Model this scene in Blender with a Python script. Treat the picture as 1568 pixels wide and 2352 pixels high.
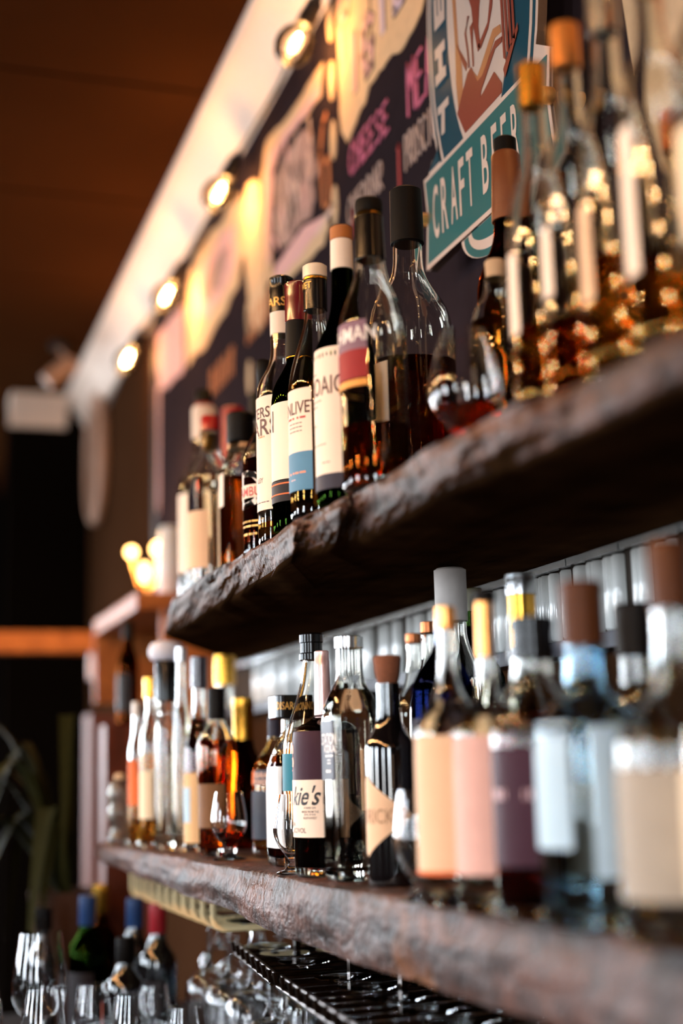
import bpy, bmesh, math, random
from mathutils import Vector, Matrix, noise
random.seed(7)
SC = bpy.context.scene
for o in list(bpy.data.objects): bpy.data.objects.remove(o)
COL = SC.collection
EYE = 1.30                       # camera height above the floor; all heights below are given from eye level
# ------------------------------------------------------------------ camera
cam = bpy.data.cameras.new('camera'); camo = bpy.data.objects.new('camera', cam); COL.objects.link(camo)
cam.sensor_fit = 'VERTICAL'; cam.sensor_height = 36; cam.lens = 50; cam.clip_start = 0.05
camo.matrix_world = Matrix(((0.948725, -0.032437, -0.314434, 0), (-0.315052, -0.178073, -0.932219, 0), (-0.025753, 0.983483, -0.179162, EYE), (0, 0, 0, 1)))
cam.dof.use_dof = True; cam.dof.focus_distance = 1.76; cam.dof.aperture_fstop = 1.6
SC.camera = camo
# ------------------------------------------------------------------ daylight, exposure
w = bpy.data.worlds.new('daylight'); SC.world = w; w.use_nodes = True
bg = w.node_tree.nodes['Background']; bg.inputs['Color'].default_value = (0.80, 0.90, 1.0, 1); bg.inputs['Strength'].default_value = 60.0
_tc = w.node_tree.nodes.new('ShaderNodeTexCoord'); _sx = w.node_tree.nodes.new('ShaderNodeSeparateXYZ'); _cr = w.node_tree.nodes.new('ShaderNodeValToRGB')
w.node_tree.links.new(_tc.outputs['Generated'], _sx.inputs[0]); w.node_tree.links.new(_sx.outputs['Z'], _cr.inputs[0]); w.node_tree.links.new(_cr.outputs[0], bg.inputs['Color'])
_cr.color_ramp.elements[0].position = 0.0; _cr.color_ramp.elements[0].color = (.42, .42, .42, 1)       # street and ground below the horizon
_cr.color_ramp.elements[1].position = .05; _cr.color_ramp.elements[1].color = (.80, .90, 1.0, 1)       # overcast sky
WIN_Z = (1.05, 2.35)
WINDOWS_LEFT = [(-2.0, -1.5), (0.9, 1.4), (3.2, 3.8), (5.0, 5.8)]       # y ranges of the street windows opposite the shelves
WINDOWS_REAR = [(-1.6, -1.1)]                                 # x range of the window behind the camera
WINDOWS_FAR = [(-2.9, -2.3), (-1.8, -1.2), (-.8, -.25)]                    # x ranges of the street front glazing at the far end, left of the photo
XL, XR, YN, YF = -3.6, 0.815, -2.6, 7.2
def portal(name, loc, rot, sx, sy):
    l = bpy.data.lights.new(name, 'AREA'); l.shape = 'RECTANGLE'; l.size = sx; l.size_y = sy
    l.cycles.is_portal = True
    o = bpy.data.objects.new(name, l); COL.objects.link(o); o.location = loc; o.rotation_euler = rot
for a, b_ in WINDOWS_LEFT:
    portal('window_daylight', (XL - .02, (a + b_) / 2, sum(WIN_Z) / 2), (math.pi / 2, 0, -math.pi / 2), b_ - a, WIN_Z[1] - WIN_Z[0])
for a, b_ in WINDOWS_REAR:
    portal('window_daylight', ((a + b_) / 2, YN - .02, sum(WIN_Z) / 2), (math.pi / 2, 0, 0), b_ - a, WIN_Z[1] - WIN_Z[0])
for a, b_ in WINDOWS_FAR:
    portal('window_daylight', ((a + b_) / 2, YF + .02, sum(WIN_Z) / 2), (math.pi / 2, 0, math.pi), b_ - a, WIN_Z[1] - WIN_Z[0])
BULB_W = 2.3                      # one filament bulb under the cornice
ROOM_BULB_W = 12.0                 # one bulb of the added, unseen string over the bar
LAMP_W = 4.0
SC.view_settings.view_transform = 'Standard'; SC.view_settings.look = 'None'
SC.view_settings.exposure = 0.05; SC.view_settings.gamma = 1.0; SC.view_settings.use_curve_mapping = False
cy = SC.cycles
cy.use_denoising = True; cy.max_bounces = 14; cy.transmission_bounces = 14; cy.transparent_max_bounces = 12
cy.diffuse_bounces = 2; cy.glossy_bounces = 4; cy.caustics_reflective = False; cy.caustics_refractive = False
cy.sample_clamp_indirect = 40.0; cy.blur_glossy = 0.5; cy.use_adaptive_sampling = True; cy.adaptive_threshold = 0.02
# ------------------------------------------------------------------ materials (all procedural)
MATS = {}
def nm(name):
    m = bpy.data.materials.new(name); m.use_nodes = True
    nt = m.node_tree
    return m, nt, nt.nodes, nt.links, nt.nodes['Principled BSDF']
def lin(c):
    return tuple((x / 12.92 if x <= .04045 else ((x + .055) / 1.055) ** 2.4) for x in [v / 255 for v in c]) + (1,)
def plain(name, rgb, rough=.5, metal=0.0, bump=0.0, scale=60, vary=.12, coat=0.0, spec=.5):
    m, nt, N, L, P = nm(name)
    c = lin(rgb)
    tc = N.new('ShaderNodeTexCoord'); nz = N.new('ShaderNodeTexNoise'); nz.inputs['Scale'].default_value = scale; nz.inputs['Detail'].default_value = 4
    L.new(tc.outputs['Object'], nz.inputs['Vector'])
    mx = N.new('ShaderNodeMixRGB'); mx.inputs[1].default_value = tuple(v * (1 - vary) for v in c[:3]) + (1,); mx.inputs[2].default_value = tuple(min(1, v * (1 + vary)) for v in c[:3]) + (1,)
    L.new(nz.outputs['Fac'], mx.inputs[0]); L.new(mx.outputs[0], P.inputs['Base Color'])
    P.inputs['Roughness'].default_value = rough; P.inputs['Metallic'].default_value = metal
    P.inputs['Specular IOR Level'].default_value = spec
    if coat: P.inputs['Coat Weight'].default_value = coat; P.inputs['Coat Roughness'].default_value = .08
    if bump:
        b = N.new('ShaderNodeBump'); b.inputs['Strength'].default_value = bump; b.inputs['Distance'].default_value = .002
        L.new(nz.outputs['Fac'], b.inputs['Height']); L.new(b.outputs['Normal'], P.inputs['Normal'])
    MATS[name] = m; return m
def glass(name, rgb=(255, 255, 255), ior=1.5, rough=0.0):
    m = bpy.data.materials.new(name); m.use_nodes = True; nt = m.node_tree; N = nt.nodes; L = nt.links
    N.remove(N['Principled BSDF']); g = N.new('ShaderNodeBsdfGlass'); g.inputs['Color'].default_value = lin(rgb); g.inputs['IOR'].default_value = ior; g.inputs['Roughness'].default_value = rough
    L.new(g.outputs[0], N['Material Output'].inputs['Surface']); MATS[name] = m; return m
def thin(name, rgb=(255, 255, 255), ior=1.5):
    m = bpy.data.materials.new(name); m.use_nodes = True; nt = m.node_tree; N = nt.nodes; L = nt.links
    N.remove(N['Principled BSDF']); t = N.new('ShaderNodeBsdfTransparent'); t.inputs[0].default_value = lin(rgb); g = N.new('ShaderNodeBsdfGlossy'); g.inputs['Roughness'].default_value = .03
    f = N.new('ShaderNodeFresnel'); f.inputs['IOR'].default_value = ior; x = N.new('ShaderNodeMixShader')
    L.new(f.outputs[0], x.inputs[0]); L.new(t.outputs[0], x.inputs[1]); L.new(g.outputs[0], x.inputs[2]); L.new(x.outputs[0], N['Material Output'].inputs['Surface']); MATS[name] = m; return m
def emit(name, rgb, s):
    m = bpy.data.materials.new(name); m.use_nodes = True; nt = m.node_tree; N = nt.nodes; L = nt.links
    N.remove(N['Principled BSDF']); e = N.new('ShaderNodeEmission'); e.inputs[0].default_value = lin(rgb); e.inputs[1].default_value = s
    L.new(e.outputs[0], N['Material Output'].inputs['Surface']); MATS[name] = m; return m
def wood(name, dark, light, rough=.5, bump=.5, scale=6, stretch=(1, .12, 1), coat=0.0, pits=0.0, spec=.5):
    m, nt, N, L, P = nm(name)
    tc = N.new('ShaderNodeTexCoord'); mp = N.new('ShaderNodeMapping'); mp.inputs['Scale'].default_value = stretch
    L.new(tc.outputs['Object'], mp.inputs[0])
    n1 = N.new('ShaderNodeTexNoise'); n1.inputs['Scale'].default_value = scale * 4; n1.inputs['Detail'].default_value = 8; n1.inputs['Distortion'].default_value = .6
    L.new(mp.outputs[0], n1.inputs['Vector'])
    n2 = N.new('ShaderNodeTexNoise'); n2.inputs['Scale'].default_value = scale * 3; n2.inputs['Detail'].default_value = 6; L.new(tc.outputs['Object'], n2.inputs['Vector'])
    ad = N.new('ShaderNodeMath'); ad.operation = 'MULTIPLY_ADD'; ad.inputs[1].default_value = .5; L.new(n2.outputs['Fac'], ad.inputs[0])
    ml = N.new('ShaderNodeMath'); ml.operation = 'MULTIPLY'; ml.inputs[1].default_value = .5; L.new(n1.outputs['Fac'], ml.inputs[0]); L.new(ml.outputs[0], ad.inputs[2])
    cr = N.new('ShaderNodeValToRGB'); cr.color_ramp.elements[0].position = .36; cr.color_ramp.elements[0].color = lin(dark); cr.color_ramp.elements[1].position = .66; cr.color_ramp.elements[1].color = lin(light)
    L.new(ad.outputs[0], cr.inputs[0])
    if pits:
        vo = N.new('ShaderNodeTexNoise'); vo.inputs['Scale'].default_value = 48; vo.inputs['Detail'].default_value = 7; vo.inputs['Distortion'].default_value = 1.2; L.new(tc.outputs['Object'], vo.inputs['Vector'])
        vr = N.new('ShaderNodeValToRGB'); vr.color_ramp.elements[0].position = .38; vr.color_ramp.elements[0].color = (.22, .2, .2, 1); vr.color_ramp.elements[1].position = .56; vr.color_ramp.elements[1].color = (1, 1, 1, 1)
        L.new(vo.outputs['Fac'], vr.inputs[0]); mu = N.new('ShaderNodeMixRGB'); mu.blend_type = 'MULTIPLY'; mu.inputs[0].default_value = .8; L.new(cr.outputs[0], mu.inputs[1]); L.new(vr.outputs[0], mu.inputs[2]); L.new(mu.outputs[0], P.inputs['Base Color'])
        n5 = N.new('ShaderNodeTexNoise'); n5.inputs['Scale'].default_value = 4.3; n5.inputs['Detail'].default_value = 3; L.new(tc.outputs['Object'], n5.inputs['Vector'])
        r5 = N.new('ShaderNodeValToRGB'); r5.color_ramp.elements[0].position = .67; r5.color_ramp.elements[0].color = (0, 0, 0, 1); r5.color_ramp.elements[1].position = .75; r5.color_ramp.elements[1].color = (.75, .75, .75, 1); L.new(n5.outputs['Fac'], r5.inputs[0])
        m5 = N.new('ShaderNodeMixRGB'); m5.inputs[2].default_value = lin((164, 104, 50)); L.new(r5.outputs[0], m5.inputs[0]); L.new(mu.outputs[0], m5.inputs[1]); L.new(m5.outputs[0], P.inputs['Base Color'])
    else: L.new(cr.outputs[0], P.inputs['Base Color'])
    P.inputs['Roughness'].default_value = rough; P.inputs['Specular IOR Level'].default_value = spec
    if coat: P.inputs['Coat Weight'].default_value = coat; P.inputs['Coat Roughness'].default_value = .25
    h = ad.outputs[0]
    if pits:
        v = N.new('ShaderNodeTexNoise'); v.inputs['Scale'].default_value = 170; v.inputs['Detail'].default_value = 5; L.new(tc.outputs['Object'], v.inputs['Vector'])
        a2 = N.new('ShaderNodeMath'); a2.operation = 'MULTIPLY_ADD'; a2.inputs[1].default_value = pits; L.new(v.outputs['Fac'], a2.inputs[0]); L.new(h, a2.inputs[2]); a3 = N.new('ShaderNodeMath'); a3.operation = 'MULTIPLY_ADD'; a3.inputs[1].default_value = .9; L.new(vo.outputs['Fac'], a3.inputs[0]); L.new(a2.outputs[0], a3.inputs[2]); h = a3.outputs[0]
    b = N.new('ShaderNodeBump'); b.inputs['Strength'].default_value = bump; b.inputs['Distance'].default_value = .006
    L.new(h, b.inputs['Height']); L.new(b.outputs['Normal'], P.inputs['Normal'])
    MATS[name] = m; return m
for n, c, k in [
    ('cork_pale', (205, 175, 140), dict(rough=.8, bump=.3)), ('cork', (120, 72, 48), dict(rough=.85, bump=.6, scale=250, vary=.4)), ('amber_cork', (215, 140, 40), dict(rough=.7, bump=.3)),
    ('white_plastic', (232, 228, 222), dict(rough=.35)), ('white_cap', (205, 196, 190), dict(spec=.15, rough=.55)), ('cream_gloss', (238, 220, 196), dict(rough=.3, coat=.4)), ('tan_cap', (176, 104, 44), dict(rough=.5, bump=.2)),
    ('gold', (214, 158, 62), dict(rough=.24, metal=1)), ('copper', (176, 104, 66), dict(rough=.3, metal=1)), ('copper_bright', (232, 160, 92), dict(rough=.28, metal=1)), ('steel', (205, 205, 205), dict(rough=.25, metal=1)), ('brass', (240, 188, 116), dict(rough=.36, metal=.7)),
    ('strap_brass', (255, 218, 164), dict(rough=.4, metal=0)), ('rose_foil', (226, 190, 190), dict(rough=.32, metal=.55)), ('black_gloss', (10, 8, 8), dict(rough=.2, coat=.1, spec=.3)), ('black_matte', (12, 9, 8), dict(rough=.5, spec=.12)), ('olive_black', (26, 24, 14), dict(rough=.4, spec=.25)), ('olive', (84, 76, 24), dict(rough=.4)),
    ('plum_gloss', (38, 20, 36), dict(rough=.22, coat=.4)), ('red_gloss', (176, 24, 24), dict(rough=.3, coat=.3)), ('wine_gloss', (104, 12, 24), dict(rough=.22, coat=.6)), ('red_wax', (158, 14, 26), dict(rough=.3, bump=.3, scale=90)), ('brown_wax', (120, 66, 34), dict(rough=.4, bump=.4, scale=70)),
    ('blue_gloss', (28, 92, 160), dict(rough=.25, coat=.3)), ('frost_blue', (206, 212, 230), dict(rough=.5)), ('brown_cap', (82, 46, 22), dict(spec=.15, rough=.45, bump=.2)), ('wood_pale', (190, 150, 110), dict(rough=.6, bump=.3)), ('slate', (52, 52, 66), dict(spec=.15, rough=.45)), ('slate_glassy', (74, 82, 96), dict(spec=.15, rough=.5)),
    ('paper_white', (244, 226, 208), dict(spec=.15, rough=.6, bump=.05, vary=.03)), ('paper_cream', (240, 222, 190), dict(spec=.15, rough=.6, vary=.05)), ('paper_peach', (226, 190, 156), dict(spec=.15, rough=.6, vary=.05)), ('paper_beige', (224, 186, 138), dict(spec=.15, rough=.6, vary=.06)), ('peach_orange', (240, 196, 156), dict(spec=.15, rough=.6, vary=.1)),
    ('orange', (232, 120, 70), dict(spec=.15, rough=.55)), ('orange_gold', (224, 150, 50), dict(rough=.4)), ('pale_blue', (176, 206, 226), dict(spec=.15, rough=.5, vary=.05)), ('blue_paper', (88, 138, 172), dict(spec=.15, rough=.55, vary=.08)), ('teal', (24, 112, 132), dict(spec=.15, rough=.5, vary=.15)), ('navy', (36, 38, 66), dict(spec=.15, rough=.5)),
    ('plum_paper', (58, 30, 44), dict(spec=.15, rough=.5)), ('pink_paper', (214, 172, 162), dict(spec=.15, rough=.6)), ('lilac_paper', (132, 104, 120), dict(spec=.15, rough=.55)), ('red_paper', (146, 40, 44), dict(spec=.15, rough=.5)), ('black_label', (34, 30, 34), dict(spec=.15, rough=.45)), ('charcoal', (44, 40, 54), dict(spec=.15, rough=.45)), ('brown_label', (120, 84, 52), dict(spec=.15, rough=.5)), ('grey_green', (158, 150, 138), dict(spec=.15, rough=.55)), ('frost_paper', (220, 226, 230), dict(rough=.35)),
    ('black_ink', (24, 20, 24), dict(rough=.5)), ('brown_ink', (78, 40, 34), dict(rough=.5)), ('grey_ink', (120, 104, 100), dict(rough=.6)), ('tan_ink', (168, 130, 98), dict(rough=.6)), ('red_ink', (176, 34, 30), dict(rough=.5)), ('orange_ink', (240, 150, 110), dict(rough=.5)), ('peach_ink', (240, 190, 160), dict(rough=.5)), ('pink_ink', (226, 190, 196), dict(rough=.5)), ('white_ink', (236, 230, 226), dict(rough=.5)), ('gold_ink', (232, 180, 96), dict(rough=.35, metal=.4)),
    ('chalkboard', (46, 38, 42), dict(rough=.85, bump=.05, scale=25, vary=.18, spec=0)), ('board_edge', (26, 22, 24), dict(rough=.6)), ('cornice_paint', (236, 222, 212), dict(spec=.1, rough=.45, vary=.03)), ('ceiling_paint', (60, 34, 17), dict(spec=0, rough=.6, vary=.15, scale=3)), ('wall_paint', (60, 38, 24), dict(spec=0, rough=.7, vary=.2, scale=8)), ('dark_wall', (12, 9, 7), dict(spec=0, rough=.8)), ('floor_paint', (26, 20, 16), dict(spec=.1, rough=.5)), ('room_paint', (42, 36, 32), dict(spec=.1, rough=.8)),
    ('chalk_pink', (214, 110, 148), dict(rough=.9, scale=300, vary=.3)), ('chalk_white', (216, 190, 180), dict(rough=.9, scale=300, vary=.3)), ('chalk_red', (190, 70, 70), dict(rough=.9)), ('chalk_orange', (196, 120, 70), dict(rough=.9)), ('chalk_cream', (208, 178, 142), dict(rough=.9, vary=.2, scale=45)), ('chalk_grey', (160, 130, 126), dict(rough=.9, scale=90, vary=.5)), ('chalk_lilac', (206, 190, 212), dict(rough=.9)), ('chalk_rose', (216, 170, 170), dict(rough=.9, vary=.15, scale=60)), ('chalk_dark', (58, 44, 46), dict(rough=.9)),
    ('sign_white', (218, 194, 180), dict(rough=.3, vary=.03)), ('sign_teal', (24, 72, 88), dict(rough=.3, vary=.05)), ('sign_green', (44, 104, 106), dict(rough=.3, vary=.05)), ('sign_brick', (140, 64, 50), dict(rough=.35, vary=.04)), ('sign_tan', (186, 124, 82), dict(rough=.35, vary=.04)), ('sign_edge', (110, 90, 74), dict(rough=.25)),
    ('tile_glaze', (236, 238, 236), dict(rough=.15, coat=.5, vary=.08, scale=30)), ('grout', (70, 62, 56), dict(spec=.1, rough=.9)), ('socket_black', (14, 12, 12), dict(rough=.5)), ('dark_metal', (58, 40, 28), dict(rough=.32, metal=1)), ('leaf', (34, 34, 12), dict(spec=.05, rough=.7, vary=.3)), ('terracotta', (60, 38, 28), dict(spec=.1, rough=.8)), ('soil', (36, 26, 20), dict(rough=.95)), ('hoop', (176, 140, 120), dict(rough=.5)), ('panel_brown', (104, 60, 48), dict(spec=.1, rough=.6, vary=.1)), ('window_white', (225, 222, 216), dict(rough=.5)), ('foil_blue', (26, 54, 100), dict(rough=.3)), ('foil_red', (130, 22, 34), dict(rough=.3)), ('paper_orange', (206, 84, 40), dict(rough=.5))]:
    plain(n, c, **k)
glass('clear', (252, 252, 250)); glass('green', (70, 104, 40)); MATS['greenglass'] = MATS['green']; glass('brownglass', (150, 84, 40)); glass('blueglass', (30, 44, 110)); glass('paleblue', (232, 245, 252)); glass('frost', (240, 236, 230), rough=.25)
plain('blackglass', (10, 8, 10), rough=.05, coat=1.0, vary=0)
glass('crystal', (255, 255, 255))
for n, c in (('water', (250, 248, 244)), ('gold_liq', (255, 216, 140)), ('amber', (250, 164, 70)), ('damber', (168, 70, 20)), ('red_liq', (150, 20, 16)), ('purple', (88, 26, 52))): glass('liq_' + n.replace('_liq', ''), c, ior=1.36)
thin('bulb_glass', (255, 240, 220)); emit('filament', (255, 190, 110), 600.0); emit('lamp_globe', (255, 190, 110), 14.0)
wood('slab_wood', (34, 20, 16), (110, 70, 54), rough=.52, bump=.8, pits=.5, coat=.0, spec=.4)
wood('slab_under', (48, 30, 17), (82, 54, 32), rough=.9, bump=.5, spec=.0)
wood('beam_wood', (150, 84, 40), (196, 118, 60), rough=.5, bump=.2, spec=.15)
wood('post_wood', (70, 30, 16), (112, 52, 30), rough=.55, bump=.3, stretch=(1, 1, .15), spec=.15)
wood('counter_wood', (14, 9, 7), (28, 19, 14), rough=.45, bump=.2, spec=.15)
# ------------------------------------------------------------------ mesh helpers
class MB:
    def __init__(s): s.v = []; s.f = []
    def box(s, a, b):
        x0, y0, z0 = a; x1, y1, z1 = b; n = len(s.v)
        s.v += [(x0, y0, z0), (x1, y0, z0), (x1, y1, z0), (x0, y1, z0), (x0, y0, z1), (x1, y0, z1), (x1, y1, z1), (x0, y1, z1)]
        s.f += [tuple(n + i for i in q) for q in ((3, 2, 1, 0), (4, 5, 6, 7), (0, 1, 5, 4), (1, 2, 6, 5), (2, 3, 7, 6), (3, 0, 4, 7))]; return s
    def rings(s, R, closed_profile=False, caps=True):
        n = len(R[0]); base = len(s.v)
        for r in R: s.v += r
        m = len(R)
        for i in range(m if closed_profile else m - 1):
            for j in range(n):
                a = base + i * n + j; b = base + i * n + (j + 1) % n; c = base + ((i + 1) % m) * n
                s.f.append((a, b, c + (j + 1) % n, c + j))
        if caps and not closed_profile:
            s.f.append(tuple(base + j for j in reversed(range(n)))); s.f.append(tuple(base + (m - 1) * n + j for j in range(n)))
        return s
    def lathe(s, prof, n=40, sec=None, mat=None):
        sec = sec or (lambda th, r: (r * math.cos(th), r * math.sin(th)))
        R = []
        for r, h in prof:
            ring = []
            for j in range(n):
                x, y = sec(2 * math.pi * j / n, max(r, 1e-5)); p = (x, y, h)
                ring.append(tuple(mat @ Vector(p)) if mat else p)
            R.append(ring)
        return s.rings(R)
    def tube(s, pts, r, n=8, ry=None):
        pts = [Vector(p) for p in pts]; R = []; ry = ry or r
        up = None
        for i, p in enumerate(pts):
            t = (pts[min(i + 1, len(pts) - 1)] - pts[max(i - 1, 0)]).normalized()
            if up is None:
                up = Vector((0, 0, 1)) if abs(t.z) < .9 else Vector((0, 1, 0))
            a = t.cross(up).normalized(); up2 = a.cross(t).normalized(); up = up2
            rr = r[i] if isinstance(r, (list, tuple)) else r
            rb = ry[i] if isinstance(ry, (list, tuple)) else ry
            R.append([tuple(p + a * (rr * math.cos(2 * math.pi * j / n)) + up2 * (rb * math.sin(2 * math.pi * j / n))) for j in range(n)])
        return s.rings(R)
    def sphere(s, c, r, n=16, m=10, sz=1.0):
        return s.lathe([(r * math.sin(math.pi * (i + .02) / (m + .04)), c[2] - sz * r * math.cos(math.pi * (i + .02) / (m + .04))) for i in range(m + 1)], n, lambda th, q: (c[0] + q * math.cos(th), c[1] + q * math.sin(th)))
    def prism_x(s, poly, x0, x1):
        "polygon of (y, z) points extruded between two x planes"
        n = len(s.v); k = len(poly)
        s.v += [(x0, y, z) for y, z in poly] + [(x1, y, z) for y, z in poly]
        s.f.append(tuple(n + i for i in range(k))); s.f.append(tuple(n + k + i for i in reversed(range(k))))
        for i in range(k): j = (i + 1) % k; s.f.append((n + i, n + k + i, n + k + j, n + j))
        return s
    def ribbon_x(s, pts, wd, x0, x1, wz=None):
        "stroke of width wd along (y, z) points lying on the wall"
        P = [Vector(p) for p in pts]
        for a, b in zip(P[:-1], P[1:]):
            d = (b - a); L = d.length
            if L < 1e-6: continue
            d /= L; q = Vector((-d.y, d.x)) * wd / 2; e = d * wd * .35
            s.prism_x([tuple(a - q - e), tuple(b - q + e), tuple(b + q + e), tuple(a + q - e)], x0, x1)
        return s
    def build(s, name, mat, parent=None, smooth=None, loc=None):
        me = bpy.data.meshes.new(name); me.from_pydata(s.v, [], s.f); me.validate()
        bm = bmesh.new(); bm.from_mesh(me); bmesh.ops.recalc_face_normals(bm, faces=bm.faces); bm.to_mesh(me); bm.free()
        if smooth:
            for p in me.polygons: p.use_smooth = True
            me.set_sharp_from_angle(angle=math.radians(smooth))
        me.materials.append(MATS[mat] if isinstance(mat, str) else mat)
        o = bpy.data.objects.new(name, me); COL.objects.link(o)
        if parent: o.parent = parent
        if loc: o.location = loc
        return o
def empty(name, loc=(0, 0, 0), rot=(0, 0, 0)):
    o = bpy.data.objects.new(name, None); COL.objects.link(o); o.location = loc; o.rotation_euler = rot; o.empty_display_size = .05; return o
def tag(o, label, cat, group=None):
    o['label'] = label; o['category'] = cat
    if group: o['group'] = group
    return o
def struct(o): o['kind'] = 'structure'; return o
def clone(o, parent=None):
    c = o.copy(); COL.objects.link(c); c.parent = parent
    for ch in list(o.children): clone(ch, c)
    return c
TXT = {}
def text_mesh(s):
    "unit-height letters, centred; returns verts and faces"
    if s not in TXT and s[0] == '#':          # illegible small print: a row of short dashes, lengths given by the digits
        V = []; Fc = []; x = 0
        for dgt in s[1:]:
            n = len(V); V += [(x, -.3), (x + int(dgt) * .7, -.3), (x + int(dgt) * .7, .3), (x, .3)]; Fc.append((n, n + 1, n + 2, n + 3)); x += int(dgt) * .7 + .5
        TXT[s] = ([(a - x / 2, b) for a, b in V], Fc)
    if s not in TXT:
        cu = bpy.data.curves.new('t', 'FONT'); cu.body = s; cu.size = 1; cu.resolution_u = 3; cu.align_x = 'CENTER'; cu.offset = .012
        ob = bpy.data.objects.new('t', cu); COL.objects.link(ob)
        me = ob.to_mesh()
        V = [tuple(v.co) for v in me.vertices]; Fc = [tuple(p.vertices) for p in me.polygons]
        ob.to_mesh_clear(); bpy.data.objects.remove(ob); bpy.data.curves.remove(cu)
        ys = [v[1] for v in V]; y0, y1 = min(ys), max(ys); h = (y1 - y0) or 1
        TXT[s] = ([(v[0] / h, (v[1] - (y0 + y1) / 2) / h) for v in V], Fc)
    return TXT[s]
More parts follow.
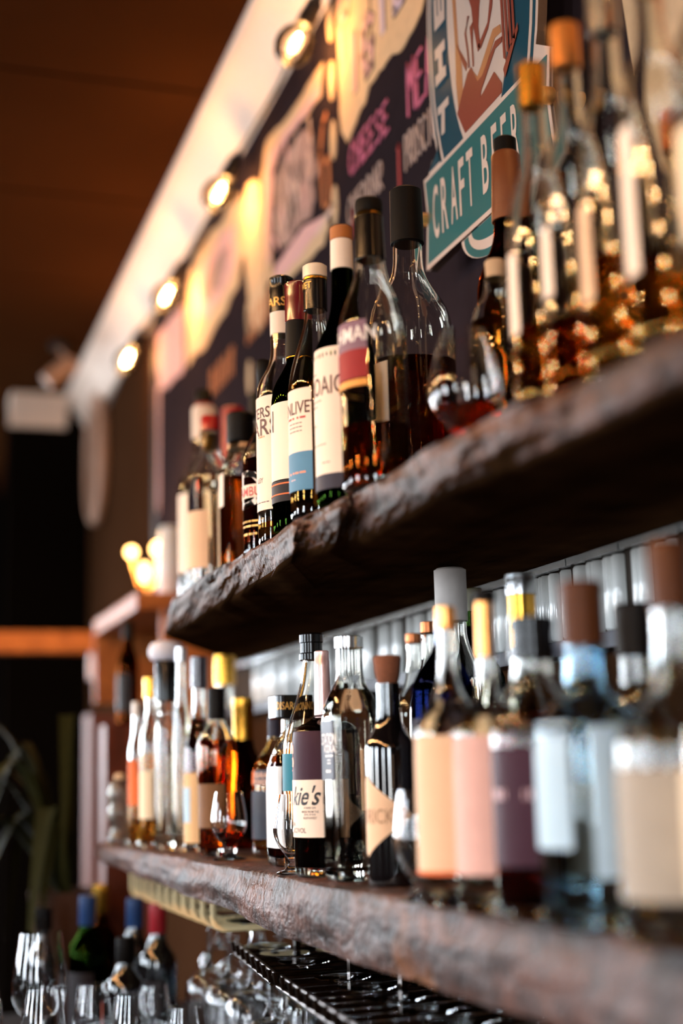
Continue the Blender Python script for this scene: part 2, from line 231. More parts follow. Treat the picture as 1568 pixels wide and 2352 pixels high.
BOTTLES = [
 dict(p=(0.4407,2.5877),s='L',g=[(0.1157,0.0101),(0.108,0.0187),(0.0851,0.0218),(0.0729,0.0164),(0.0607,0.0211),(0.0409,0.0187),(0.0303,0.0133),(0.0181,0.0203)],nm='decanter',lab='small ribbed white glass decanter at the far end of the lower shelf',cat='decanter',glass='frost',caps=[('stopper','cork_pale',[(0.1265,0.007),(0.1226,0.0101),(0.1149,0.0101)])]),
 dict(p=(0.4536,2.5004),s='L',g=[(0.2277,0.006),(0.1899,0.0068),(0.1734,0.0113),(0.1524,0.0129)],nm='bottle',lab='slim clear bottle with an orange label, second from the far end of the lower shelf',glass='clear',fill=0.1151,liq='gold',caps=[('cap','white_plastic',[(0.2489,0.0068),(0.2239,0.0068)])],labels=[('label','orange',0.0706,0.1487,-70,110,[])]),
 dict(p=(0.4702,2.4485),s='L',g=[(0.2549,0.0089),(0.2177,0.0097),(0.1881,0.0178),(0.1659,0.0193)],nm='bottle',lab='clear bottle with a honey coloured stopper near the far end of the lower shelf',glass='clear',fill=0.1586,liq='gold',caps=[('stopper','gold',[(0.2878,0.0126),(0.2519,0.0126)])],labels=[('label','paper_cream',0.0491,0.1292,-80,90,[])]),
 dict(p=(0.4867,2.3977),s='L',g=[(0.3071,0.0161),(0.2372,0.0168),(0.2226,0.0117),(0.2044,0.019)],nm='bottle',lab='tall clear bottle with dark neck sleeve and a big round pale stopper, lower shelf',glass='clear',fill=0.1789,liq='water',caps=[('neck_sleeve','black_gloss',[(0.3167,0.0168),(0.3079,0.019),(0.2431,0.019)]),('stopper','frost_blue',[(0.3457,0.0146),(0.342,0.0248),(0.333,0.0299),(0.3227,0.0299),(0.3138,0.0248),(0.3108,0.0146)])]),
 dict(p=(0.4993,2.3358),s='L',g=[(0.3131,0.0078),(0.2411,0.0086),(0.2125,0.0121),(0.1912,0.0128)],nm='bottle',lab='very slender clear bottle with a steel cap beside the round stoppered bottle',glass='clear',fill=0.2339,liq='water',caps=[('cap','steel',[(0.3305,0.0093),(0.3059,0.0093)])]),
 dict(p=(0.5182,2.2856),s='L',g=[(0.2664,0.0105),(0.2172,0.0112),(0.1752,0.021),(0.1474,0.0252)],nm='bottle',lab='bottle with red liqueur, dark purple cap and an oval emblem on a beige label',glass='clear',fill=0.2101,liq='red',caps=[('cap','plum_gloss',[(0.3104,0.0133),(0.258,0.0133)])],labels=[('label','paper_beige',0.0136,0.1232,-85,85,[]),('emblem','pale_blue',0.0456,0.1004,-25,40,[])]),
 dict(p=(0.5098,2.1318),s='L',g=[(0.2103,0.0112),(0.1972,0.0125),(0.1776,0.0263),(0.158,0.0308),(0.1191,0.0302),(0.0997,0.0276)],nm='bottle',lab='round shouldered amber whisky bottle with a plain black cap on the lower shelf',glass='clear',fill=0.171,liq='amber',caps=[('cap','black_matte',[(0.2492,0.0131),(0.2024,0.0131)])],labels=[('label','brown_label',0.042,0.1062,-90,100,[])]),
 dict(p=(0.66,2.6877),s='L',g=[(0.2919,0.0166),(0.2253,0.0174),(0.1676,0.0332),(0.1348,0.0365)],nm='bottle',lab='tall gold capped bottle behind the plain black capped amber one, lower shelf',glass='clear',fill=0.1676,liq='amber',caps=[('cap','gold',[(0.3456,0.0199),(0.2877,0.0207)])],labels=[('label','paper_cream',0.021,0.1102,-90,90,[])]),
 dict(p=(0.6,2.319),s='L',g=[(0.1783,0.0158),(0.1604,0.018),(0.1249,0.0359),(0.1037,0.0402),(0.0335,0.0402)],nm='bottle',lab='dark brown rum bottle with a ribbed gold cap, mid left of lower shelf',glass='brownglass',fill=0.1108,liq='damber',caps=[('cap','gold',[(0.2443,0.0172),(0.2285,0.018),(0.2249,0.0172),(0.1747,0.0172)])],labels=[('label','black_label',0.0126,0.0826,-60,60,[])]),
 dict(p=(0.58,2.0597),s='L',g=[(0.1754,0.009),(0.1601,0.0116),(0.1359,0.0289),(0.1201,0.0334)],nm='bottle',lab='clear reposado bottle with slate label, orange square and dark neck sleeve',glass='clear',fill=0.1455,liq='gold',caps=[('neck_sleeve','slate',[(0.2023,0.009),(0.1729,0.0096)])],labels=[('label','slate_glassy',0.103,0.1245,-80,60,[('TEQUILA',0.1169,0.0084,28,'peach_ink',0.75),('REPOSADO',0.1074,0.0071,28,'peach_ink',0.7)]),('label_square','orange',0.1036,0.1232,-16,6,[]),('picture_label','slate_glassy',0.0258,0.0948,-30,70,[])]),
 dict(p=(0.545,1.8515),s='L',g=[(0.1914,0.0128),(0.1683,0.0133),(0.1453,0.0278),(0.1281,0.0348),(0.1052,0.0359)],nm='bottle',lab='square frosted liqueur bottle with a broad square black cap lettered in gold',glass='clear',sq=1,fill=0.1424,liq='damber',caps=[('cap','black_gloss',[(0.2216,0.0313),(0.1925,0.0313),(0.1902,0.029)])],capsq=1,captext=('DISARONNO',0.2071,0.0104,88,'gold_ink',0.66),labels=[('label','frost_paper',0.0232,0.1281,-40,52,[])]),
 dict(p=(0.548,1.761),s='L',g=[(0.2656,0.0116),(0.2544,0.0122),(0.2264,0.0166),(0.1931,0.0277),(0.1654,0.0371),(0.1489,0.0399)],nm='bottle',lab='long necked clear bottle with ringed black screw cap and a teal picture label',glass='clear',fill=0.1489,liq='gold',caps=[('cap','black_gloss',[(0.2967,0.0144),(0.2944,0.0155),(0.2848,0.0155),(0.2837,0.0144),(0.2713,0.0144),(0.2696,0.0161),(0.2617,0.0161)])],labels=[('label','teal',0.097,0.1434,-70,75,[])]),
 dict(p=(0.522,1.6368),s='L',g=[(0.1878,0.0093),(0.18,0.0155),(0.1733,0.032),(0.1646,0.0367),(0.1466,0.0372)],nm='bottle',lab='purple gin bottle with pinkish foil neck, dark plum band and white script label',glass='clear',fill=0.1826,liq='purple',caps=[('neck_foil','rose_foil',[(0.2632,0.0088),(0.2517,0.0088),(0.2507,0.0093),(0.2418,0.0093),(0.2397,0.0093),(0.1774,0.0103)])],labels=[('band_label','plum_paper',0.1109,0.1671,-100,110,[('8',0.1389,0.0361,-14,'orange_ink',0.9)]),('label','paper_white',0.0453,0.1109,-100,110,[("kie's",0.0932,0.0227,34,'black_ink',0.8,0.35),('A RARE GIN',0.079,0.0026,44,'grey_ink',0.8),('MADE FROM THE',0.0745,0.0026,44,'grey_ink',0.8),('JEWEL OF OUR',0.0709,0.0026,44,'grey_ink',0.8),('NORTHWEST',0.0674,0.0026,44,'grey_ink',0.8),('GIN',0.0604,0.0046,-2,'grey_ink',0.9),('ALC/VOL',0.0533,0.0057,14,'grey_ink',0.9)])]),
 dict(p=(0.5275,1.5505),s='L',g=[(0.2592,0.0153),(0.2293,0.0153),(0.2159,0.0177),(0.1986,0.0295),(0.1838,0.0344),(0.1739,0.0349)],nm='bottle',lab='square clear vodka bottle with silver cap and a notched black label edged in white',glass='clear',sq=1,fill=0.2109,liq='water',caps=[('cap','steel',[(0.2728,0.0148),(0.2713,0.0167),(0.2582,0.0167)])],labels=[('label','charcoal',0.1105,0.1764,-38,40,[('STATION',0.1558,0.0128,8,'white_ink',0.62),('VODKA:',0.145,0.0089,14,'white_ink',0.8),('#434',0.1372,0.0034,14,'white_ink',0.8),('#53',0.1324,0.002,14,'white_ink',0.8),('#54',0.129,0.002,14,'white_ink',0.8),('#32',0.1202,0.0049,10,'white_ink',0.8)])]),
 dict(p=(0.675,1.8836),s='L',g=[(0.185,0.0114),(0.1671,0.0144),(0.1539,0.0313),(0.1402,0.0355)],nm='bottle',lab='clear bottle with black neck sleeve and beige label carrying a red numbered square',glass='clear',fill=0.1432,liq='water',caps=[('neck_sleeve','black_gloss',[(0.2272,0.012),(0.1791,0.012)])],labels=[('label','paper_peach',0.0663,0.148,-90,60,[]),('red_square','red_paper',0.0751,0.0881,-48,-28,[('6',0.0816,0.0108,-38,'peach_ink',1)])]),
 dict(p=(0.5364,1.449),s='L',g=[(0.2117,0.0125),(0.1744,0.013),(0.1642,0.0162),(0.1485,0.026),(0.1375,0.0269)],nm='bottle',lab='black apothecary gin bottle with tapered cork and a peach diamond label',glass='blackglass',caps=[('cork','cork',[(0.2413,0.0148),(0.238,0.0153),(0.2234,0.0139),(0.208,0.0102)])],labels=[('diamond_label','paper_peach',0.0308,0.1146,-112,112,[("HENDRICK'S",0.0727,0.0158,6,'tan_ink',0.7)])],diamond=1),
 dict(p=(0.742,1.8944),s='L',g=[(0.2991,0.0122),(0.2953,0.0104),(0.2458,0.0116),(0.209,0.0275),(0.1906,0.0305)],nm='bottle',lab='clear bottle with a short copper cap against the ribbed tiles, left of a pair',glass='clear',fill=0.2212,liq='water',caps=[('cap','copper',[(0.3109,0.0104),(0.3096,0.0116),(0.2966,0.0116)])]),
 dict(p=(0.71,1.755),s='L',g=[(0.2981,0.0119),(0.2941,0.0102),(0.2479,0.0119),(0.2079,0.0273),(0.1908,0.0307)],nm='bottle',lab='clear bottle with a short copper cap against the ribbed tiles, right of a pair',glass='clear',fill=0.2193,liq='water',caps=[('cap','copper',[(0.3126,0.0097),(0.3115,0.0114),(0.2964,0.0114)])]),
 dict(p=(0.585,1.4122),s='L',g=[(0.2508,0.0078),(0.2415,0.011),(0.2229,0.0252),(0.209,0.0321),(0.1952,0.0339)],nm='bottle',lab='navy blue glass bottle with a bright blue cap',glass='blueglass',caps=[('cap','blue_gloss',[(0.2779,0.0073),(0.2471,0.0078)])],labels=[('label','slate',0.0817,0.1722,-80,80,[])]),
 dict(p=(0.665,1.5696),s='L',g=[(0.2941,0.0174),(0.2706,0.0174),(0.2343,0.0307),(0.2189,0.0337)],nm='bottle',lab='tall bottle with a long matte white cap reaching the upper shelf',glass='clear',fill=0.224,liq='water',caps=[('cap','white_cap',[(0.3567,0.0174),(0.3546,0.0194),(0.2925,0.0194)])],labels=[('label','paper_white',0.0919,0.1932,-80,80,[])]),
 dict(p=(0.5052,1.2063),s='L',g=[(0.2477,0.0078),(0.2,0.0086),(0.1803,0.0165),(0.1606,0.0298),(0.1509,0.0325)],nm='bottle',lab='clear bottle with copper orange cap and a tall peach label on the lower shelf',glass='clear',fill=0.1803,liq='water',caps=[('cap','copper_bright',[(0.2666,0.0082),(0.2654,0.0094),(0.2453,0.0094)])],labels=[('label','paper_peach',0.03,0.1489,-90,70,[]),('label_rule','orange',0.0282,0.0319,-90,70,[])]),
 dict(p=(0.5144,1.1402),s='L',g=[(0.2181,0.0078),(0.1879,0.0082),(0.1729,0.0157),(0.156,0.0299),(0.1467,0.0321)],nm='bottle',lab='clear bottle with golden neck sleeve, black cap and a dusty pink label',glass='clear',fill=0.1729,liq='water',caps=[('neck_sleeve','copper_bright',[(0.2648,0.0078),(0.2143,0.0082)]),('cap','black_matte',[(0.2733,0.0101),(0.2625,0.0101)])],labels=[('label','pink_paper',0.0315,0.1467,-90,70,[])]),
 dict(p=(0.74,1.6736),s='L',g=[(0.3199,0.011),(0.2752,0.0121),(0.2418,0.0329),(0.2253,0.0383)],nm='bottle',lab='green bottle with an olive cap at the back of the lower shelf',glass='greenglass',fill=0.2308,liq='gold',caps=[('cap','olive',[(0.347,0.0115),(0.3171,0.0115)])]),
 dict(p=(0.66,1.3672),s='L',g=[(0.2469,0.0145),(0.2102,0.0154),(0.1829,0.0362),(0.1648,0.0416)],nm='bottle',lab='bottle with ridged silver cap over a golden neck sleeve, back of lower shelf',glass='clear',fill=0.1739,liq='gold',caps=[('neck_sleeve','gold',[(0.3007,0.0149),(0.2423,0.0149)]),('cap','steel',[(0.3222,0.0163),(0.3166,0.0167),(0.3156,0.0158),(0.3096,0.0167),(0.2988,0.0167)])],labels=[('label','paper_cream',0.0578,0.1513,-90,60,[])]),
 dict(p=(0.5247,1.0706),s='L',g=[(0.2086,0.0163),(0.1835,0.0177),(0.1656,0.0302),(0.1515,0.0362),(0.1409,0.0376)],nm='bottle',lab='dark bottle with a deep plum label and a wide black cap on the lower shelf',glass='clear',fill=0.1621,liq='damber',caps=[('cap','black_gloss',[(0.2419,0.017),(0.2405,0.0188),(0.2321,0.0188),(0.231,0.0177),(0.2194,0.0177),(0.2183,0.0188),(0.2064,0.0188)])],labels=[('label','plum_paper',0.0418,0.1356,-60,62,[('#4243',0.0981,0.0121,20,'pink_ink',0.6)])]),
 dict(p=(0.5307,0.9922),s='L',g=[(0.2123,0.0153),(0.1752,0.016),(0.1685,0.0253),(0.1551,0.0386),(0.1418,0.0416)],nm='bottle',lab='big clear bottle with pale blue label and brown cork cap on the lower shelf',glass='paleblue',fill=0.1518,liq='water',caps=[('cap','brown_cap',[(0.2615,0.016),(0.2594,0.0173),(0.2102,0.0167)])],labels=[('label','pale_blue',0.0585,0.1518,-90,40,[]),('back_label','pale_blue',0.0376,0.1485,62,140,[])]),
 dict(p=(0.665,1.1415),s='L',g=[(0.2184,0.0179),(0.1714,0.0187),(0.1481,0.0428),(0.1288,0.0505)],nm='bottle',lab='clear bottle with a black cap between the pale blue bottle and the nearest one',glass='clear',fill=0.1404,liq='water',caps=[('cap','black_matte',[(0.2629,0.0179),(0.2605,0.0194),(0.2161,0.0194)])],labels=[('label','paper_white',0.0264,0.1019,-80,80,[])]),
 dict(p=(0.5329,0.866),s='L',g=[(0.2251,0.0125),(0.1766,0.0137),(0.1587,0.0256),(0.1409,0.0422),(0.129,0.0446)],nm='bottle',lab='nearest clear bottle of the lower shelf, with grey green label and brown cap',glass='clear',fill=0.1409,liq='water',caps=[('cap','brown_cap',[(0.2738,0.0131),(0.2682,0.0143),(0.2251,0.0137)])],labels=[('label','grey_green',0.0305,0.1173,-90,70,[])]),
 dict(p=(0.5309,0.7738),s='L',g=[(0.2566,0.0125),(0.1923,0.0135),(0.1649,0.0325),(0.1432,0.046)],nm='bottle',lab='clear bottle at the right edge of the photo, lower shelf',glass='clear',fill=0.1595,liq='gold',caps=[('cap','black_matte',[(0.2908,0.0135),(0.2538,0.0135)])],labels=[('label','paper_cream',0.0373,0.1163,-90,70,[])]),
 dict(p=(0.6,2.5874),s='U',g=[(0.3477,0.0196),(0.3052,0.0212),(0.2798,0.0392),(0.2587,0.0474),(0.2419,0.049)],nm='bottle',lab='clear bottle with white neck label and dark cap at the far end of upper shelf',glass='clear',fill=0.2587,liq='water',caps=[('neck_label','paper_white',[(0.4077,0.0212),(0.4008,0.0229),(0.3435,0.0229)]),('ring','red_gloss',[(0.4137,0.0172),(0.406,0.018)]),('cap','olive_black',[(0.4404,0.0155),(0.4378,0.0163),(0.412,0.0163)])],labels=[('label','paper_white',0.0837,0.2335,-90,40,[])]),
 dict(p=(0.525,2.2193),s='U',g=[(0.2692,0.0162),(0.2326,0.0169),(0.2108,0.0296),(0.1926,0.0367),(0.1745,0.0374)],nm='bottle',lab='clear bottle with red cap, amber cork and peach label, far end of upper shelf',glass='clear',fill=0.189,liq='water',caps=[('cap','red_gloss',[(0.2935,0.0141),(0.2913,0.0148),(0.2678,0.0148)]),('cork','amber_cork',[(0.2634,0.012),(0.2356,0.0113)])],labels=[('label','paper_peach',0.0386,0.1313,-75,70,[])]),
 dict(p=(0.63,2.4813),s='U',g=[(0.2958,0.019),(0.263,0.0237),(0.2386,0.0395),(0.2061,0.0411)],nm='bottle',lab='bottle sealed in dripping red wax behind the chunky black cap, upper shelf',glass='clear',fill=0.2467,liq='amber',caps=[('wax_seal','red_wax',[(0.3816,0.0174),(0.3783,0.0213),(0.3286,0.0213),(0.2892,0.0229),(0.2671,0.0245)])],labels=[('label','paper_cream',0.1335,0.2142,-90,60,[])]),
 dict(p=(0.53,2.0428),s='U',g=[(0.2086,0.0197),(0.1923,0.0197),(0.1801,0.0262),(0.168,0.0341),(0.1599,0.0354)],nm='bottle',lab='square whisky bottle with a chunky black stopper on the upper shelf',glass='clear',sq=1,fill=0.1532,liq='amber',caps=[('stopper','black_matte',[(0.2549,0.019),(0.2514,0.021),(0.2126,0.021),(0.2072,0.0197)]),('ring','wood_pale',[(0.2072,0.0197),(0.1977,0.0203)])],labels=[('label','paper_white',0.1097,0.1599,-30,15,[])]),
 dict(p=(0.64,2.3618),s='U',g=[(0.3327,0.0106),(0.313,0.0136),(0.2893,0.0303),(0.2657,0.0378),(0.254,0.0378)],nm='bottle',lab='bottle with navy label and pale script just behind the herbal liqueur',glass='clear',fill=0.2618,liq='gold',caps=[('cap','olive_black',[(0.3764,0.0098),(0.3312,0.0106)])],labels=[('label','navy',0.126,0.2446,-90,60,[('ati',0.211,0.0257,-5,'white_ink',0.8,0.3),('d',0.1839,0.0303,-5,'white_ink',0.8,0.3)])]),
 dict(p=(0.512,1.8407),s='U',g=[(0.1922,0.0095),(0.1817,0.0107),(0.1663,0.0214),(0.1479,0.0298),(0.1387,0.031)],nm='bottle',lab='dark amber liqueur bottle with long black neck sleeve and red lettering on white band',glass='clear',fill=0.1369,liq='damber',caps=[('neck_sleeve','black_matte',[(0.2794,0.0095),(0.2769,0.0101),(0.2594,0.0101),(0.2581,0.0095),(0.1984,0.0101)]),('ring','gold',[(0.2003,0.0107),(0.1898,0.0107)])],labels=[('emblem','clear_ink',0.0676,0.1155,-8,62,[('D',0.093,0.0524,28,'white_ink',0.9)]),('label','paper_white',0.0809,0.0991,-90,64,[('DRAMBUIE',0.0894,0.0131,18,'red_ink',0.85)]),('small_print','clear_ink',0.0267,0.0567,-40,60,[('#4354',0.0489,0.0036,15,'gold_ink',1),('#5344',0.0423,0.0036,15,'gold_ink',1),('#434',0.0315,0.0048,15,'gold_ink',1)])]),
 dict(p=(0.508,1.7317),s='U',g=[(0.3135,0.0147),(0.2811,0.0152),(0.2496,0.0158),(0.2348,0.0214),(0.217,0.0316),(0.2023,0.035),(0.1876,0.0355)],nm='bottle',lab='tall whiskey bottle with white two-line brown lettered label and black gold capsule',glass='clear',fill=0.0288,liq='gold',caps=[('cap','black_gloss',[(0.3618,0.0141),(0.36,0.0158),(0.3545,0.0158),(0.3533,0.0152),(0.3436,0.0158),(0.3303,0.0158),(0.3291,0.0158),(0.3111,0.0158)]),('neck_label','paper_white',[(0.3123,0.0158),(0.2811,0.0158)])],captext=('TEARS',0.3243,0.0124,12,'gold_ink',0.95),labels=[('label','paper_white',0.0442,0.1935,-90,62,[('WRITERS',0.1718,0.0147,-12,'brown_ink',0.85),('TEARS',0.1525,0.0226,-4,'brown_ink',0.95),('#131',0.1397,0.0039,20,'orange_ink',0.8),('ILEY',0.0831,0.0062,12,'brown_ink',0.9),('#54563',0.0544,0.0023,10,'grey_ink',0.9)])]),
 dict(p=(0.498,1.6272),s='U',g=[(0.2666,0.0133),(0.2159,0.0139),(0.2048,0.0192),(0.1825,0.032),(0.1658,0.0347),(0.1548,0.0352)],nm='bottle',lab='dark green bottle with ribbed wine red cap, black neck band and cream label',glass='greenglass',fill=0.1437,liq='damber',caps=[('cap','wine_gloss',[(0.3171,0.0144),(0.3149,0.016),(0.3097,0.0155),(0.3052,0.016),(0.3006,0.0155),(0.2949,0.016),(0.2654,0.016)]),('neck_band','black_matte',[(0.2677,0.0155),(0.2193,0.0165)]),('ring','gold',[(0.2204,0.0165),(0.2176,0.0165)])],labels=[('label','paper_white',0.0617,0.1575,-90,55,[('N',0.1355,0.0267,-5,'brown_ink',0.7)]),('band_label','black_label',0.0347,0.0606,-90,55,[]),('rule','orange',0.0557,0.0574,-80,50,[]),('rule','orange',0.0428,0.0444,-80,50,[])]),
 dict(p=(0.495,1.5441),s='U',g=[(0.2536,0.0132),(0.2374,0.0143),(0.2133,0.0214),(0.1866,0.0295),(0.1653,0.0336),(0.1521,0.0346)],nm='bottle',lab='clear whisky bottle with cream stopper, black neck band and half white half blue label',glass='clear',fill=0.16,liq='gold',caps=[('stopper','cream_gloss',[(0.3102,0.0138),(0.3085,0.0148),(0.2943,0.0148)]),('ring','gold',[(0.2943,0.0148),(0.2905,0.0148)]),('neck_band','black_gloss',[(0.2911,0.0143),(0.2531,0.0143)])],captext=('LIVET',0.2824,0.0082,10,'gold_ink',0.8),labels=[('label','paper_white',0.076,0.1521,-90,60,[('GLENLIVET',0.1294,0.0153,10,'brown_ink',0.72),('#4343',0.1173,0.0041,15,'red_ink',0.9),('#6453',0.111,0.002,22,'grey_ink',0.8),('#5634',0.1063,0.002,22,'grey_ink',0.8),('#6543',0.1016,0.002,22,'grey_ink',0.8),('#4',0.0969,0.0051,-10,'grey_ink',0.9)]),('lower_label','blue_paper',0.032,0.077,-90,60,[('#534',0.0526,0.0036,25,'orange_ink',0.8),('#43',0.0449,0.002,15,'pink_ink',0.8)])]),
 dict(p=(0.585,1.7547),s='U',g=[(0.2829,0.0139),(0.2585,0.0162),(0.2281,0.0289),(0.204,0.0347)],nm='bottle',lab='amber bottle with a pale orange label wedged between the blue labelled and the green one',glass='clear',fill=0.216,liq='amber',caps=[('cap','black_matte',[(0.3135,0.0133),(0.2798,0.0139)])],labels=[('label','peach_orange',0.0584,0.177,-90,60,[])]),
 dict(p=(0.498,1.4521),s='U',g=[(0.273,0.0121),(0.2318,0.0131),(0.2088,0.0184),(0.1859,0.03),(0.1733,0.0338),(0.1606,0.0343)],nm='bottle',lab='deep green bottle with tan stopper, white neck label and tall white front label',glass='greenglass',fill=0.1707,liq='damber',caps=[('stopper','tan_cap',[(0.3235,0.0121),(0.3219,0.0131),(0.3073,0.0131)]),('neck_label','paper_white',[(0.3078,0.0126),(0.272,0.0131)])],labels=[('label','paper_white',0.0324,0.1748,-90,64,[('LAPHROAIG',0.1315,0.0213,-12,'brown_ink',0.62),('#32',0.1465,0.0029,0,'grey_ink',0.9),('#543',0.1155,0.0024,5,'grey_ink',0.9),('#43',0.1095,0.0024,0,'grey_ink',0.9),('#32',0.0881,0.0024,0,'grey_ink',0.9),('#65643',0.0658,0.0019,5,'grey_ink',0.9),('#54',0.0451,0.0019,30,'grey_ink',0.9)]),('band_label','slate',0.0158,0.0324,-90,64,[])]),
 dict(p=(0.5,1.3644),s='U',g=[(0.253,0.0151),(0.2412,0.0165),(0.2227,0.0211),(0.2032,0.0294),(0.1839,0.0353),(0.1718,0.0358)],nm='bottle',lab='clear whiskey bottle with rounded black stopper, lilac and red label, amber rest at the bottom',glass='clear',fill=0.0673,liq='amber',caps=[('stopper','black_matte',[(0.3223,0.0119),(0.3198,0.0147),(0.3133,0.0156),(0.3053,0.0151)]),('ring','gold',[(0.3053,0.0142),(0.3019,0.0147)]),('neck_sleeve','black_gloss',[(0.3019,0.0151),(0.252,0.0165)])],labels=[('label','lilac_paper',0.1455,0.1767,-90,60,[('IRISHMAN',0.1622,0.0165,12,'white_ink',0.8)]),('panel','red_paper',0.1145,0.1455,-90,60,[]),('rule','orange_gold',0.1059,0.113,-90,60,[])]),
 dict(p=(0.615,1.544),s='U',g=[(0.3525,0.0177),(0.3132,0.0188),(0.2937,0.0271),(0.266,0.0458),(0.2467,0.0505),(0.2329,0.0511)],nm='bottle',lab='broad bottle of dark red brown spirit with tall black cap on upper shelf',glass='clear',fill=0.1946,liq='damber',caps=[('cap','black_matte',[(0.4194,0.0182),(0.4172,0.0198),(0.3486,0.0208)])],labels=[('label','navy',0.1081,0.1919,-90,-8,[]),('panel','paper_white',0.1162,0.1891,-8,40,[]),('rule','orange_gold',0.1404,0.1485,-90,-10,[])]),
 dict(p=(0.69,1.4135),s='U',g=[(0.3402,0.0167),(0.3083,0.0187),(0.2715,0.0363),(0.2453,0.0417)],nm='bottle',lab='brown waxed neck bottle with a black cap in front of the teal sign',glass='brownglass',fill=0.2349,liq='damber',caps=[('wax_neck','brown_wax',[(0.4197,0.0147),(0.4154,0.0167),(0.3723,0.0182),(0.3349,0.0196)]),('cap','black_matte',[(0.4382,0.0118),(0.436,0.0133),(0.4175,0.0133)])]),
 dict(p=(0.62,1.3083),s='U',g=[(0.2235,0.0118),(0.2043,0.0136),(0.1898,0.0245),(0.166,0.0291),(0.1469,0.03)],nm='bottle',lab='rounded bottle of golden spirit right of the tulip glass, upper shelf',glass='clear',fill=0.1755,liq='gold',caps=[('cork','cork_pale',[(0.2429,0.0109),(0.2211,0.01)])]),
 dict(p=(0.545,1.0569),s='U',g=[(0.2914,0.0104),(0.234,0.0114),(0.2096,0.0207),(0.1855,0.0266),(0.1655,0.028)],nm='bottle',lab='clear bottle with gold cap and white label, leftmost of the blurred upper row',glass='clear',fill=0.0827,liq='gold',caps=[('cap','gold',[(0.3289,0.011),(0.3272,0.0124),(0.2873,0.0124)])],labels=[('label','paper_white',0.0768,0.1495,-90,15,[])]),
 dict(p=(0.545,0.9924),s='U',g=[(0.2961,0.0105),(0.241,0.0115),(0.2177,0.021),(0.1946,0.0269),(0.1754,0.0283)],nm='bottle',lab='clear bottle with copper cap and white label, second of the bright blurred upper row',glass='clear',fill=0.0701,liq='amber',caps=[('cap','copper_bright',[(0.3319,0.0112),(0.3303,0.0126),(0.2921,0.0126)])],labels=[('label','paper_white',0.0886,0.1488,-90,15,[])]),
 dict(p=(0.55,0.9347),s='U',g=[(0.2978,0.0107),(0.2449,0.0118),(0.2225,0.0215),(0.2003,0.0276),(0.1819,0.029)],nm='bottle',lab='clear bottle with silver ringed neck and peach label, third of the bright upper row',glass='clear',fill=0.1021,liq='gold',caps=[('cap','steel',[(0.3323,0.0115),(0.3308,0.0129),(0.294,0.0129)])],labels=[('label','paper_peach',0.0664,0.1453,-90,15,[])]),
 dict(p=(0.555,0.8738),s='U',g=[(0.3023,0.0109),(0.2516,0.012),(0.2301,0.0218),(0.2088,0.0279),(0.1912,0.0294)],nm='bottle',lab='clear bottle with white label almost cut by the right photo edge, upper shelf',glass='clear',fill=0.0806,liq='gold',caps=[('cap','copper_bright',[(0.3354,0.0116),(0.3339,0.0131),(0.2987,0.0131)])],labels=[('label','paper_white',0.0671,0.1841,-90,15,[])]),
 dict(p=(0.56,0.8036),s='U',g=[(0.301,0.011),(0.2529,0.0121),(0.2326,0.0219),(0.2124,0.0281),(0.1957,0.0296)],nm='bottle',lab='clear bottle beyond the right photo edge, nearest on the upper shelf',glass='clear',fill=0.0877,liq='gold',caps=[('cap','gold',[(0.3323,0.0117),(0.3309,0.0131),(0.2975,0.0131)])],labels=[('label','paper_cream',0.0685,0.1526,-90,15,[])]),
 dict(p=(0.68,1.2891),s='U',g=[(0.3002,0.0095),(0.2415,0.0108),(0.2125,0.0223),(0.1885,0.0302),(0.1693,0.0318)],nm='bottle',lab='clear gold filled bottle with a brown cap in the back row near the sign',glass='clear',fill=0.1933,liq='gold',caps=[('cap','brown_cap',[(0.3398,0.0105),(0.3378,0.0118),(0.2953,0.0118)])]),
 dict(p=(0.68,1.2063),s='U',g=[(0.2812,0.0101),(0.2255,0.0114),(0.198,0.0235),(0.1752,0.0319),(0.157,0.0336)],nm='bottle',lab='bottle of amber spirit with black cap, back row right of the sign',glass='clear',fill=0.1934,liq='amber',caps=[('cap','black_gloss',[(0.3187,0.0111),(0.3169,0.0124),(0.2765,0.0124)])]),
 dict(p=(0.685,1.1325),s='U',g=[(0.2738,0.0106),(0.2207,0.012),(0.1944,0.0247),(0.1726,0.0335),(0.1553,0.0353)],nm='bottle',lab='bottle of gold spirit with gold cap, back row, upper right of photo',glass='clear',fill=0.1769,liq='gold',caps=[('cap','gold',[(0.3097,0.0116),(0.3079,0.0131),(0.2694,0.0131)])]),
 dict(p=(0.69,1.0592),s='U',g=[(0.2687,0.0108),(0.218,0.0122),(0.1929,0.0251),(0.1721,0.0341),(0.1556,0.0359)],nm='bottle',lab='back row bottle at the right edge of the photo, upper shelf',glass='clear',fill=0.1763,liq='gold',caps=[('cap','copper',[(0.3029,0.0118),(0.3012,0.0133),(0.2645,0.0133)])]),
]
